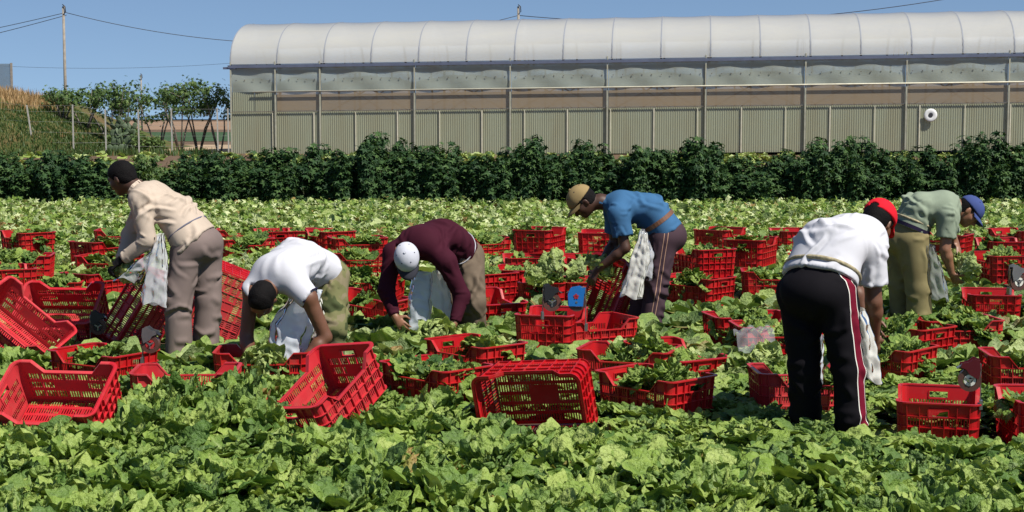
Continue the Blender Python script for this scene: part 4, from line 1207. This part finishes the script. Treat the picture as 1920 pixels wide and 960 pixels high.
    for s in 'LR':
        leg = unit(A[s] - K[s]); folds += [(K[s] + leg * .02, .13, leg + left * .5, .080, .011), (A[s] - leg * .10, .15, leg + left * .35 * (1 if s == 'L' else -1), .085, .014), (K[s] - leg * .12, .14, leg + fwd * .8 - left * .6, .085, .010), ((H[s] + K[s]) / 2, .16, np.cross(leg, [0.3, 1, .2]), .085, .008), (H[s] + fwd * .06, .12, axis + fwd * .4, .06, .009)]
    st = spec.get('stripe')
    def seam(V):
        out = np.full(len(V), 1.0)
        if st:
            s, dr = st; dr = unit(list(dr) + [0])
            for p, q in ((H[s] + unit(H[s] - K[s]) * .16, K[s]), (K[s], A[s])):
                ax = unit(q - p); t = ((V - p) @ ax) / np.linalg.norm(q - p); o = V - p - np.outer((V - p) @ ax, ax)
                tan = np.cross(ax, dr); ok = (t >= -.05) & (t <= (1.05 if p is not K[s] else .86)) & (o @ dr > .01) & (np.linalg.norm(o, axis=1) < .20 * pw)
                out[ok] = (o @ unit(tan))[ok]
        return {'seam': out}
    vol('trousers', tf, M[spec['pants']], 0.0035, 8, spec['seed'], folds, attrs=seam, it=3)
    # ---- shirt
    sf = Field(lo, hi, 0.0090); sl = spec['sleeve']; sw = spec.get('shirt', 1.0)
    hem = pel + axis * spec.get('hem', .06)
    sf.cap(chest, mid, .170 * b * sw, .166 * b * sw, .06, left, .70)
    sf.cap(mid, hem - axis * .05, .166 * b * sw, (.178 + spec.get('flare', .012)) * b * sw, .05, left, .76)
    sf.cap(neck, chest, .062, .125 * b, .06, left, .75)
    fo = [(mid, .20, axis + fwd * .5, .085, .011), (mid - fwd * .05 + left * .1, .20, axis - left * .8, .075, .010), (mid - left * .12, .16, axis + left * .7, .07, .010), (hem + axis * .05, .20, left + fwd * .4, .07, .010), (chest, .16, left + axis * .3, .075, .005)]
    for s, sg in (('L', 1), ('R', -1)):
        sf.cap(chest + left * sg * .06, S[s], .10, .076, .06)
        d = unit(E[s] - S[s]); L = np.linalg.norm(E[s] - S[s])
        if sl == 'long':
            sf.cap(S[s], E[s], .074, .062, .045); sf.cap(E[s], Wr[s] - unit(Wr[s] - E[s]) * .01, .062, .043, .03); dd = unit(Wr[s] - E[s]); sf.cut_near(Wr[s] - dd * .012, dd, .055)
            fo += [(E[s], .09, d + dd, .038, .007), ((S[s] + E[s]) / 2, .12, np.cross(d, [.2, 1, .4]), .06, .006), (Wr[s], .08, dd, .03, .004)]
        elif sl == 'short':
            e0 = S[s] + d * L * .74; sf.cap(S[s], e0, .080, .084, .045); sf.cut_near(e0 - d * .02, d, .105)
            sf.cap(e0 - d * .05, e0 + d * .03, .062, .072, 0, sub=True)
            fo += [(S[s] + d * .10, .12, np.cross(d, [.1, 1, .5]), .055, .007), (S[s] - d * .02, .10, d, .05, .005)]
        else:
            sf.cut_near(S[s] + d * .005 + left * sg * .012, unit(d * .62 + left * sg * .75), .12)
    sf.cut(neck + unit(neck - chest) * .012, unit(neck - chest), neck - .12, neck + .12)
    hn = unit(axis + np.array(spec.get('hemtilt', (0, 0, 0)), float)); sf.cut(hem, -hn, hem - .33, hem + .33)
    vol('shirt', sf, M[spec['top']], 0.0034 * spec.get('crease', 1), 6.0, spec['seed'] + 3, [(c, q, dr, lam, am * spec.get('crease', 1)) for c, q, dr, lam, am in fo], lb=spec.get('top_label'), it=3)
    def loop(nm, c, ax, off, rad, material, fdl, flat=None, lb=None):
        ax = unit(ax); x = unit(np.cross(ax, [0.13, 0.9, 0.4])); y = np.cross(ax, x); pts = []
        for i in range(44):
            a = 2 * math.pi * i / 44; dv = x * math.cos(a) + y * math.sin(a)
            pts.append(c + dv * (max(fd_.reach(c, dv) for fd_ in fdl) + off))
        pts = np.array(pts); pts = (np.roll(pts, 1, 0) + pts * 2 + np.roll(pts, -1, 0)) / 4
        mb = MB()
        if flat:
            for i in range(44): mb.bar(pts[i], pts[(i + 1) % 44] + (pts[(i + 1) % 44] - pts[i]) * .05, .006, flat, ax)
        else: mb.tube(list(pts) + [pts[0], pts[1]], rad, 7, False)
        return put(nm, mb.mesh(nm, material, not flat), lb=lb)
    if spec.get('belt'):
        for nm, k, mt, rad, flat, lb in spec['belt']:
            loop(nm, pel + axis * k, axis, .004 if flat else -.003, rad, M[mt], [tf, sf], flat, lb)
    # collar or armhole trim
    if spec.get('collar'):
        nd = unit(neck - chest); loop('collar', neck - nd * .002, nd, .004, .010, M[spec['collar']], [sf], .030)
    if sl == 'none':
        for s, sg in (('L', 1), ('R', -1)):
            d = unit(E[s] - S[s]); nn = unit(d * .62 + left * sg * .75); loop('armhole_trim', S[s] + d * .005 + left * sg * .012 - nn * .004, nn, .002, .006, M['trim'], [sf])
    # gloves, boots
    if spec.get('glove'):
        for s in 'LR':
            gf = Field(Wr[s] - .22, Wr[s] + .22, 0.006); hand_field(gf, *hands[s][:5], grow=.0035); gf.cap(Wr[s] - hands[s][1] * .05, Wr[s], .036, .033, .01); vol('glove', gf, M['glove'], .001, 30, 2)
    for s in 'LR':
        bf_ = Field(A[s] - .2, A[s] + .2, 0.01); bf_.cap(A[s] + [0, 0, .04], A[s] - [0, 0, .02], .05, .05, .02); bf_.cap(A[s] - fwd * .035 - [0, 0, .025], A[s] + fwd * .15 - [0, 0, .035], .046, .04, .02, np.cross(fwd, [0, 0, 1]), .8)
        vol('boot', bf_, M['boot'], .001, 20, 3)
        KEEP.append((A[s][0], A[s][1], .14))
    return J

PEOPLE = [
 dict(label='worker in tan long-sleeved shirt bending with a bagged lettuce in gloved hands', Y=11.45, face=(-.90, .43), seed=1, skin='skin_dark', top='c_tan', pants='c_taupe', sleeve='long', glove=True, build=.98,
      gaze=(-.78, .38, -.50), crown=(-.45, .15, .88), shirt=1.03, hem=-.01, flare=.035, hemtilt=(-.25, 0, .1), trouser=1.12, collar='c_tan', crease=1.3,
      J=dict(pel=(368, 452, 0), mid=(328, 398, .03), chest=(283, 372, .08), neck=(256, 352, .10), head=(228, 334, .12), Ls=(262, 374, -.10), Le=(277, 452, -.14), Lw=(228, 487, -.10),
             Rs=(276, 362, .25), Re=(246, 440, .30), Rw=(226, 490, .14), Lh=(352, 458, -.07), Lk=(334, 565, -.10), La=(336, 668, -.10), Rh=(388, 456, .08), Rk=(390, 562, .06), Ra=(384, 664, .06)),
      hand=dict(L=(205, 503, -.08, (.2, .5, -.8), -1, .45), R=(208, 512, .08, (.1, -.8, -.5), 1, .45)),
      belt=[('waist_cord', .11, 'cord', .006, None, 'grey cord tied round the back of the shirt')]),
 dict(label='worker in white sleeveless shirt and camouflage trousers cutting a lettuce low down', Y=10.75, face=(-.50, -.86), seed=11, skin='skin_brown', top='c_white', pants='c_camo', sleeve='none', build=1.06,
      gaze=(-.25, -.20, -.95), crown=(-.12, -.93, .34), hem=.02, trouser=1.05, shirt=1.04, crease=.8,
      J=dict(pel=(600, 512, 0), mid=(560, 488, -.18), chest=(522, 512, -.36), neck=(505, 540, -.45), head=(492, 562, -.50), Ls=(578, 558, -.50), Le=(610, 632, -.46), Lw=(562, 686, -.54),
             Rs=(472, 545, -.38), Re=(462, 630, -.38), Rw=(468, 683, -.46), Lh=(622, 520, -.05), Lk=(626, 612, -.16), La=(616, 715, -.02), Rh=(584, 520, .06), Rk=(574, 612, -.06), Ra=(572, 715, .10)),
      hand=dict(L=(526, 722, -.58, (-.3, .4, -.85), -1, .35), R=(477, 710, -.52, (.7, .3, -.6), 1, .3))),
 dict(label='worker in maroon sweater and white cap stooping over a lettuce', Y=12.5, face=(-.52, -.85), seed=21, skin='skin_tan', top='c_maroon', pants='c_olive', sleeve='long', build=1.03,
      gaze=(.10, -.42, -.90), crown=(-.08, -.86, .50), hem=.03, trouser=1.12, shirt=1.05, cap=('cap_white', 'cap_dark', .07), cap_label='white cap with dark eyelets and a dark brim',
      J=dict(pel=(858, 472, 0), mid=(828, 444, -.20), chest=(788, 456, -.38), neck=(772, 472, -.46), head=(764, 488, -.56), Ls=(836, 490, -.48), Le=(866, 555, -.46), Lw=(852, 606, -.55),
             Rs=(738, 474, -.38), Re=(724, 545, -.44), Rw=(741, 594, -.54), Lh=(880, 482, -.05), Lk=(888, 566, -.20), La=(890, 655, 0), Rh=(842, 482, .06), Rk=(850, 566, -.12), Ra=(860, 655, .06)),
      hand=dict(L=(838, 628, -.62, (-.6, -.2, -.6), -1, .45), R=(760, 618, -.60, (.6, .2, -.6), 1, .40)),
      belt=[('shirt_edge', .075, 'c_white', .006, .013, 'pale shirt edge showing at the waist')]),
 dict(label='worker in blue T-shirt and tan cap with clear bags hanging from a leather belt', Y=12.7, face=(-1, .05), seed=31, skin='skin_dark', top='c_blue', pants='c_plum', sleeve='short', build=1.0,
      gaze=(-.62, -.10, -.78), crown=(-.76, -.05, .62), hem=.0, trouser=1.08, shirt=1.05, hemtilt=(-.1, 0, .2), cap=('cap_tan', 'cap_tan', .075), cap_label='faded tan cap', collar='c_blue', stripe=('L', (.05, -1)),
      J=dict(pel=(1248, 436, 0), mid=(1218, 394, 0), chest=(1165, 386, 0), neck=(1126, 378, 0), head=(1092, 379, -.02), Ls=(1160, 402, -.17), Le=(1172, 465, -.20), Lw=(1120, 506, -.15),
             Rs=(1152, 396, .17), Re=(1152, 456, .22), Rw=(1124, 498, .08), Lh=(1244, 450, -.09), Lk=(1230, 545, -.10), La=(1214, 634, -.11), Rh=(1240, 450, .09), Rk=(1205, 546, .10), Ra=(1192, 632, .10)),
      hand=dict(L=(1104, 534, -.14, (.5, .8, -.2), -1, .35), R=(1108, 524, .05, (0, -.8, -.5), 1, .35)),
      belt=[('belt', .115, 'leather', .01, .035, 'brown leather belt worn over the shirt')]),
 dict(label='worker in white T-shirt, red cap and black trousers with maroon stripe, seen from behind', Y=8.62, face=(.60, .80), seed=41, skin='skin_brown', top='c_white', pants='c_black', sleeve='short', build=1.10,
      gaze=(.45, .62, -.64), crown=(.45, .40, .80), hem=.05, trouser=1.02, shirt=1.06, waist=.09, cap=('cap_red', 'cap_red', .07), cap_label='red cap with its strap gap showing', brim=-1, stripe=('R', (.66, -.75)), crease=1.2,
      J=dict(pel=(1532, 540, 0), mid=(1556, 462, .12), chest=(1600, 446, .30), neck=(1632, 434, .40), head=(1646, 418, .52), Ls=(1578, 452, .48), Le=(1600, 535, .55), Lw=(1626, 600, .50),
             Rs=(1634, 474, .16), Re=(1638, 566, .16), Rw=(1640, 632, .26), Lh=(1500, 550, .06), Lk=(1508, 690, .04), La=(1512, 806, .12), Rh=(1566, 550, -.06), Rk=(1590, 690, -.08), Ra=(1598, 818, -.08)),
      hand=dict(L=(1650, 640, .50, (.3, -.6, -.6), -1, .45), R=(1640, 676, .32, (-.2, .8, -.4), 1, .45)),
      belt=[('rope_belt', .105, 'rope', .0125, None, 'rope belt knotted over the shirt tail')]),
 dict(label='worker in sage green T-shirt, khaki trousers and blue cap reaching down', Y=13.2, face=(.97, -.10), seed=51, skin='skin_tan', top='c_sage', pants='c_khaki', sleeve='short', build=1.06,
      gaze=(.58, -.22, -.78), crown=(.76, .05, .62), hem=.06, trouser=1.22, shirt=1.04, cap=('cap_blue', 'cap_blue', .07), cap_label='blue cap', crease=1.1,
      J=dict(pel=(1700, 442, 0), mid=(1722, 392, 0), chest=(1768, 386, 0), neck=(1798, 388, 0), head=(1816, 398, -.03), Rs=(1778, 406, -.17), Re=(1772, 468, -.20), Rw=(1784, 512, -.17),
             Ls=(1772, 396, .17), Le=(1788, 458, .22), Lw=(1798, 500, .06), Rh=(1712, 452, -.09), Rk=(1722, 540, -.12), Ra=(1724, 618, -.10), Lh=(1692, 452, .09), Lk=(1690, 540, .10), La=(1694, 618, .12)),
      hand=dict(R=(1798, 534, -.14, (.6, .6, -.2), 1, .35), L=(1808, 520, .0, (.3, -.7, -.4), -1, .4)),
      belt=[('rope_belt', .135, 'rope', .011, None, 'rope belt'), ('trouser_belt', .08, 'trim', .01, .03, 'dark trouser belt')]),
]
for sp in PEOPLE: person(sp)

# ================================================================== CROP around people and crates
near = field_spots(5.7, 10.9, 0.285, 21)
vis = []
for (x, y) in near:
    uu, vv = proj(np.array([[x, y, 0.12]]))
    if -70 < uu[0] < 1990 and vv[0] < 1040: vis.append((y, x))
vis.sort()
solo, rest = vis[:300], vis[300:]
lr = random.Random(9)
BOOST = [(225, 500, 8.2, 9.35, 1.4), (725, 890, 8.5, 9.4, 1.1), (1140, 1340, 8.3, 9.2, .95)]   # taller plants in front of sunken crates
for i, (y, x) in enumerate(solo):
    o = link('lettuce_plant', HI_ME[lr.randrange(12)]); s = lr.uniform(1.02, 1.32); uu_ = 960 + F_PX * x / y; bst = max([f for a, b, c, d_, f in BOOST if a < uu_ < b and c < y < d_] + [0]); lowz = bst or (.82 if near_crate(x, y) else 1.0); s *= .95 if lowz < 1 else 1
    o.location = (x, y, 0); o.scale = (s, s, s * lr.uniform(.8, 1.1) * lowz * float(np.interp(y, [6.8, 8.0], [1.0, np.interp(x, [.2, 1.0], [.95, .68])]))); o.rotation_euler = (lr.uniform(-.12, .12), lr.uniform(-.12, .12), lr.uniform(0, 6.28))
    tag(o, 'green frilly lettuce plant in the unbroken foreground crop', 'lettuce', 'foreground lettuce plants')
ymax = solo[-1][0]
join_plants('lettuce_crop', [(x, y, 0, lr.uniform(.95, 1.25) * (.82 if near_crate(x, y) else 1)) for y, x in rest] + [(x, y, 0, lr.uniform(.85, 1.2) * (.68 if near_crate(x, y) else 1)) for x, y in field_spots(10.9, 16.5, 0.27, 22)], MID, 'leafy lettuce crop between the crates and the workers', 31)
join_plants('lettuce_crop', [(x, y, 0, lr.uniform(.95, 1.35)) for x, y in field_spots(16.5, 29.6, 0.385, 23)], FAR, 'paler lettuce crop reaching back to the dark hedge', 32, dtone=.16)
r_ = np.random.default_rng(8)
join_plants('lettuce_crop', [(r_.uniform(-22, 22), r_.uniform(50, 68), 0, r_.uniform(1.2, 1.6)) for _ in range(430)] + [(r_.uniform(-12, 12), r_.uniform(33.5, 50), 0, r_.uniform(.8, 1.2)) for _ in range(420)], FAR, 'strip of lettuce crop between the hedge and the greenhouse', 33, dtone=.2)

# crinkled leaves lying loose over the far rows, some bleached, some brown
lq = np.random.default_rng(123); nL = 20000
yy = np.sqrt(lq.uniform(16.6 ** 2, 29.7 ** 2, nL)); xx = lq.uniform(-.345, .345, nL) * yy; zz = lq.uniform(.10, .27, nL) + .04 * np.sin(xx * 5.1) * np.sin(yy * 4.3)
ok = np.array([not in_crate(a, b) for a, b in zip(xx, yy)]); Cc = np.stack([xx, yy, zz], 1)[ok]
Nn_ = lq.normal(size=(len(Cc), 3)) * .55 + [0, -.15, .75]
LV, LF, LT = scatter_leaves(lq, Cc, Nn_, .062, 0, np.clip(lq.normal(.55, .25, len(Cc)), 0, 1))
pk = np.repeat(lq.uniform(0, 1, len(Cc)), len(SL_V)); LT[:, 1] = np.where(pk < .17, 1.0, np.where(pk < .36, .4, 0)); LT[:, 2] = np.where(pk > .965, .8, 0)
LV = LV + .014 * np.stack([noise3(LV, 30, 1), noise3(LV, 30, 2), noise3(LV, 30, 3)], 1)
tag(link('loose_leaves', np_mesh('loose_leaves', LV, LF, M['lettuce'], LT, smooth=False)), 'torn pale and green leaves strewn over the far lettuce rows', 'leaves', kind='stuff')

# ------------------------------------------------------------------ lettuce heads
def head_lettuce(seed, extra=0.0):
    r = np.random.default_rng(seed); Vs, Fs, Ts, o = [], [], [], 0
    for i in range(20):
        t = i / 19
        V, F, T = lettuce_leaf(r, 13, 13, .20 * r.uniform(.85, 1.1) * (1 - .25 * t), .17 * r.uniform(.85, 1.15), R(28 + 42 * t) + r.normal() * .1, R(105 + 30 * t) + r.normal() * .25 - (R(55) if i < 6 else 0),
                               .008 + .010 * (1 - t), .30 + .2 * t, i * 2.4 + r.normal() * .2, .010, .0 + .02 * t, np.clip(r.normal(.72, .12), 0, 1), .25 + .35 * t + extra, 0)
        Vs.append(V); Fs.append(F + o); Ts.append(T); o += len(V)
    return np_mesh('cut_lettuce', np.concatenate(Vs), np.concatenate(Fs), M['lettuce'], np.concatenate(Ts))
HEAD = [head_lettuce(5 + i) for i in range(3)]
HEARTS = [head_lettuce(15 + i, .45) for i in range(3)]
def lettuce_head(c, s, rot, label, k=0):
    o = link('cut_lettuce', HEAD[k]); o.rotation_euler = rot; o.scale = (s,) * 3
    off = Matrix.Rotation(0, 4, 'X'); o.location = Vector(c) - (o.rotation_euler.to_matrix() @ Vector((0, 0, .075 * s)))
    return tag(o, label, 'lettuce', 'lettuce heads')
lettuce_head(P(488, 688, 10.18), 1.05, (1.0, -.5, .4), 'trimmed lettuce head in the white-vest worker lowered hand')
lettuce_head(P(822, 632, 11.82), 1.25, (.9, .4, .2), 'big pale-ribbed lettuce in the maroon-sweater worker hand', 1)
lettuce_head(P(238, 514, 11.40), 0.95, (.5, .3, 1.), 'bagged lettuce in the tan-shirt worker gloves', 2)
lettuce_head(P(1125, 505, 12.66), 1.0, (.6, -.6, 2.), 'lettuce being bagged by the blue-shirt worker', 1)
lettuce_head(P(1806, 500, 13.05), 1.1, (.2, .9, 1.), 'pale lettuce in the blue-cap worker hand', 2)
for i, (u, v, z, s, lb) in enumerate([(1352, 705, .12, 1.1, 'pale cut lettuce lying beside the leaf-topped crate'), (862, 648, .10, 1.05, 'pale cut lettuce at the maroon-sweater worker hand'), (1285, 725, .10, .9, 'small cut lettuce against the leaf-topped crate corner'),
                                      (1430, 680, .15, 1., 'bright cut lettuce next to the black-trousers worker knees'), (1205, 655, .26, 1.05, 'lettuce head open on top of the sunken crate'), (1085, 505, .36, 1.0, 'lettuce head on the big heap near the bare forearm'),
                                      (1035, 500, .42, 1.1, 'topmost pale lettuce on the big heap'), (1000, 520, .34, 1., 'lettuce head on the big heap, farthest from the blue-shirt worker')]):
    lettuce_head(G(u, v, z), s, (lr.uniform(-1, 1), lr.uniform(-1, 1), lr.uniform(0, 6)), lb, i % 3)
fr = np.random.default_rng(77)
for i in range(270):
    y = fr.uniform(16.5, 29); x = fr.uniform(-.34, .34) * y
    if in_crate(x, y): continue
    o = link('trimmed_lettuce', HEARTS[i % 3]); o.scale = (fr.uniform(1.0, 1.7),) * 3; o.location = (x, y, fr.uniform(.08, .16)); o.rotation_euler = (fr.uniform(1.8, 3.4), fr.uniform(-.6, .6), fr.uniform(0, 6))
    tag(o, 'pale upturned lettuce heart lying in the far crop', 'lettuce', 'pale hearts in the far crop')

# ------------------------------------------------------------------ plastic bags
M['bag_clear'] = film_mat('clear_bag', (0.94, 0.95, 0.97), 0.50, 0.10, dirt_amt=.05, body=.4)
M['bag_milky'] = film_mat('milky_bag', (0.95, 0.94, 0.86), 0.20, 0.12, dirt_amt=.05, body=.35)
M['bag_blue'] = film_mat('bluish_bag', (0.86, 0.91, 0.97), 0.20, 0.10, dirt_amt=.05, body=.35)
M['bag_thin'] = film_mat('thin_bag', (0.90, 0.90, 0.94), 0.78, 0.08, dirt_amt=.0, body=.4)
M['bag_grey'] = film_mat('grey_bag', (0.42, 0.44, 0.40), 0.35, 0.2, dirt_amt=.2, body=.4)
def bag(pts, widths, depth, Y, material, label, seed, pleats=7, amp=.22):
    """hanging pleated plastic bag: open tube along a line of photo points"""
    r = np.random.default_rng(seed); n, m = 64, 40; c = [P(u, v, Y + dy) for u, v, dy in pts]
    ts = np.linspace(0, 1, m); tt = np.linspace(0, 1, len(c)); C = np.stack([np.interp(ts, tt, [q[k] for q in c]) for k in range(3)], 1); W = np.interp(ts, tt, widths)
    ph = r.uniform(0, 6.28, 6)
    T, A = np.meshgrid(ts, np.arange(n) * 2 * math.pi / n, indexing='ij')
    k = 1 + amp * (np.sin(pleats * A + ph[0] + 1.5 * T) * .6 + np.sin((pleats - 3) * A + ph[1] - 2 * T) * .5 + .5 * np.abs(np.sin(8 * T + 2 * A + ph[2])) + .35 * np.abs(np.sin(13 * T - 3 * A + ph[4])) - .4)
    V = np.stack([C[:, None, 0] + W[:, None] / 2 * np.cos(A) * k, C[:, None, 1] + depth / 2 * np.sin(A) * k, C[:, None, 2] + .018 * np.sin(3 * A + ph[3]) * T + .010 * np.sin(11 * T + A)], -1).reshape(-1, 3)
    nn_ = noise3(V, 22, seed); V[:, 1] += .010 * np.abs(nn_) * 2; V[:, 0] += .006 * noise3(V, 26, seed + 5)
    I = np.arange(len(V)).reshape(m, n); J = np.roll(I, -1, 1)
    F = np.stack([I[:-1], J[:-1], J[1:], I[1:]], -1).reshape(-1, 4)
    o0 = V.mean(0); o = link('plastic_bag', np_mesh('plastic_bag', V - o0, F, material)); o.location = o0
    return tag(o, label, 'bag', 'plastic bags')
bag([(300, 440, -.18), (293, 500, -.2), (288, 570, -.2)], [.05, .15, .17], .08, 11.45, M['bag_clear'], 'clear plastic bag hanging in front of the taupe trousers', 1)
bag([(290, 470, -.14), (262, 498, -.14), (240, 524, -.12)], [.06, .13, .20], .17, 11.45, M['bag_clear'], 'clear bag being pulled over the lettuce in gloved hands', 2, amp=.1)
bag([(575, 545, -.32), (548, 610, -.38), (538, 668, -.40)], [.18, .27, .22], .12, 10.75, M['bag_blue'], 'bluish bag hanging between the arms of the white-vest worker', 3, 6, .14)
bag([(590, 560, -.20), (598, 600, -.22), (590, 630, -.2)], [.08, .10, .10], .06, 10.75, M['bag_milky'], 'small white bag at the camouflage trousers', 31, 6, .14)
bag([(792, 512, -.34), (788, 560, -.36), (786, 622, -.36)], [.14, .17, .16], .06, 12.5, M['bag_blue'], 'bluish bag hanging under the maroon sweater by the white cap', 4, 5, .12)
bag([(822, 510, -.36), (826, 560, -.38), (828, 612, -.40)], [.10, .16, .17], .08, 12.5, M['bag_milky'], 'milky bag hanging under the maroon sweater next to the bluish bag', 5, 7, .2)
bag([(1206, 436, -.24), (1200, 490, -.25), (1183, 556, -.25)], [.05, .14, .15], .07, 12.7, M['bag_milky'], 'milky bags hanging in a bunch from the leather belt', 6, 8, .25)
bag([(1205, 432, -.22), (1210, 470, -.23), (1204, 520, -.23)], [.04, .12, .13], .06, 12.7, M['bag_clear'], 'clear bag behind the milky bunch on the leather belt', 61, 7, .25)
bag([(1608, 580, .10), (1622, 640, .10), (1632, 712, .10)], [.08, .11, .12], .07, 8.62, M['bag_milky'], 'milky bag hanging beyond the striped trouser leg', 7, 6, .2)
bag([(1540, 630, .18), (1532, 670, .18), (1530, 712, .18)], [.03, .06, .07], .05, 8.62, M['bag_blue'], 'sliver of bluish bag between the black trouser legs', 71, 5, .2)
bag([(1744, 460, -.20), (1755, 510, -.20), (1762, 560, -.2)], [.06, .13, .14], .06, 13.2, M['bag_grey'], 'grey translucent bag hanging before the khaki trousers', 8, 6, .2)
# bag draped over a crate
dv = []; c0 = G(1415, 622, .30); nn = 20
for i in range(nn):
    for j in range(nn):
        x, y = (i / (nn - 1) - .5) * .26, (j / (nn - 1) - .5) * .30; z = .03 + .02 * math.sin(9 * x / .17 + 2) * math.cos(7 * y / .17) - 1.6 * max(0, -y - .02) ** 1.3 - .5 * max(0, -x - .03) ** 1.2
        dv.append((x, y, z))
I = np.arange(nn * nn).reshape(nn, nn); o = link('plastic_bag', np_mesh('plastic_bag', np.array(dv), np.stack([I[:-1, :-1], I[1:, :-1], I[1:, 1:], I[:-1, 1:]], -1).reshape(-1, 4), M['bag_thin'])); o.location = c0 - np.array([0, 0, .02])
tag(o, 'flat clear bag draped over a crate corner by the black trousers', 'bag', 'plastic bags')
# twine tail and belt end
# ------------------------------------------------------------------ tape dispensers
M['d_black'] = mat('black_enamel', (0.018, 0.018, 0.02), 0.35, 0.2, 10); M['d_blue'] = mat('blue_enamel', (0.015, 0.17, 0.52), 0.35, 0.12, 9); M['d_red'] = mat('dark_red_enamel', (0.09, 0.006, 0.012), 0.3, 0.15, 9)
M['d_steel'] = mat('bare_steel', (0.34, 0.34, 0.33), 0.3, 0.2, 14, metal=.8); M['tape'] = mat('brown_tape', (0.10, 0.045, 0.035), 0.35, 0.2, 20); M['d_white'] = mat('white_tape_core', (0.68, 0.66, 0.58), .5, .15, 10); M['d_hub'] = mat('red_hub', (0.45, 0.03, 0.03), .4, .15, 10)
def ring_mb(r0, r1, w, n=24):
    V, F = [], []
    for i in range(n):
        a = 2 * math.pi * i / n
        for r, y in ((r0, -w), (r1, -w), (r1, w), (r0, w)): V.append((r * math.cos(a), y, r * math.sin(a)))
    for i in range(n):
        for j in range(4): F.append((i*4+j, i*4+(j+1) % 4, ((i+1) % n)*4+(j+1) % 4, ((i+1) % n)*4+j))
    return MB().add(V, F)
def plate_mb(poly, y0, y1):
    n = len(poly); return MB().add([(x, y0, z) for x, z in poly] + [(x, y1, z) for x, z in poly], [tuple(range(n)), tuple(range(2*n-1, n-1, -1))] + [(i, n+i, n+(i+1) % n, (i+1) % n) for i in range(n)])
def dispenser(u, v, Y, body, hub, sx, tail, yaw, label, s=1.0):
    e = empty('tape_dispenser', P(u, v, Y)); e.rotation_euler.z = R(yaw); s *= .86; e.scale = (s * sx, s, s)
    link('tape_roll', ring_mb(.040, .070, .024, 30).mesh('tape_roll', M['tape'], False), e)
    link('hub', ring_mb(.018, .036, .026, 18).mesh('hub', M[hub]), e)
    mb = MB(); mb.tube([(0, -.036, 0), (0, .036, 0)], .009, 10)
    for k in range(3):
        a = k * 2.094 + .5; mb.bar((0, -.027, 0), (.034 * math.cos(a), -.027, .034 * math.sin(a)), .010, .004, (0, 1, 0))
    link('axle', mb.mesh('axle', M['d_steel']), e)
    poly = [(-.052, -.012), (-.066, .060), (-.058, .128), (-.020, .140), (.016, .112), (.058, .104), (.066, .072), (.030, .058), (.006, .020), (-.012, -.020)]
    if body == 'd_blue': poly = [(-.050, -.030), (-.062, .105), (-.012, .120), (.046, .108), (.066, .060), (.060, -.030)]
    link('side_plate', plate_mb(poly, .028, .033).mesh('side_plate', M[body]), e)
    p2 = [(x * .9 - .004, .018 + z * .84) for x, z in poly if z > -.015]
    if body == 'd_blue': p2 = poly
    link('side_plate', plate_mb(p2, -.034, -.030).mesh('side_plate', M[body]), e)
    if body == 'd_blue':
        mb = MB()
        for k in range(5):
            a = k * 1.2566 + .3; mb.bar((.002, -.036, .045), (.002 + .020 * math.cos(a), -.036, .045 + .020 * math.sin(a)), .012, .003, (0, 1, 0))
        link('red_emblem', mb.mesh('red_emblem', M['d_hub']), e)
    mb = MB(); mb.bar((-.050, 0, .112), (.05, 0, .092), .054, .007, (0, 0, 1)); mb.bar((.045, 0, .092), (.078, 0, .070), .050, .006, (0, 0, 1)); link('cutter', mb.mesh('cutter', M['d_steel'] if body != 'd_steel' else M['d_black']), e)
    mb = MB(); mb.bar((-.064, 0, .10), (-.068, 0, -tail), .022, .005, (1, 0, 0)); mb.bar((-.070, 0, -tail + .055), (-.070, 0, -tail), .050, .018, (1, 0, 0)); mb.bar((-.064, 0, .06), (-.02, 0, .02), .016, .006, (0, 1, 0)); link('bracket', mb.mesh('bracket', M['d_steel']), e)
    return tag(e, label, 'tape dispenser', 'tape dispensers')
dispenser(184, 612, 11.7, 'd_black', 'd_black', 1, .20, 10, 'black tape dispenser beside the tipped crate and the leaning ribbed one', 1.0)
dispenser(283, 645, 9.75, 'd_steel', 'd_hub', 1, .16, -5, 'tape dispenser with pale steel plates and red hub on a low crate', .92)
dispenser(1034, 566, 10.9, 'd_black', 'd_black', 1, .13, 8, 'dark tape dispenser with bare brown roll on the crate below the lettuce heap', 1.05)
dispenser(1082, 566, 10.85, 'd_blue', 'd_hub', -1, .22, -10, 'bright blue tape dispenser clamped on a red crate', 1.05)
dispenser(1818, 712, 8.35, 'd_red', 'd_white', -1, .18, -12, 'dark red tape dispenser clamped on the large foreground crate', 1.0)
dispenser(1908, 528, 12.9, 'd_steel', 'd_white', 1, .10, 10, 'grey tape dispenser cut by the picture edge', 1.2)
# stray leather belt end behind the blue shirt
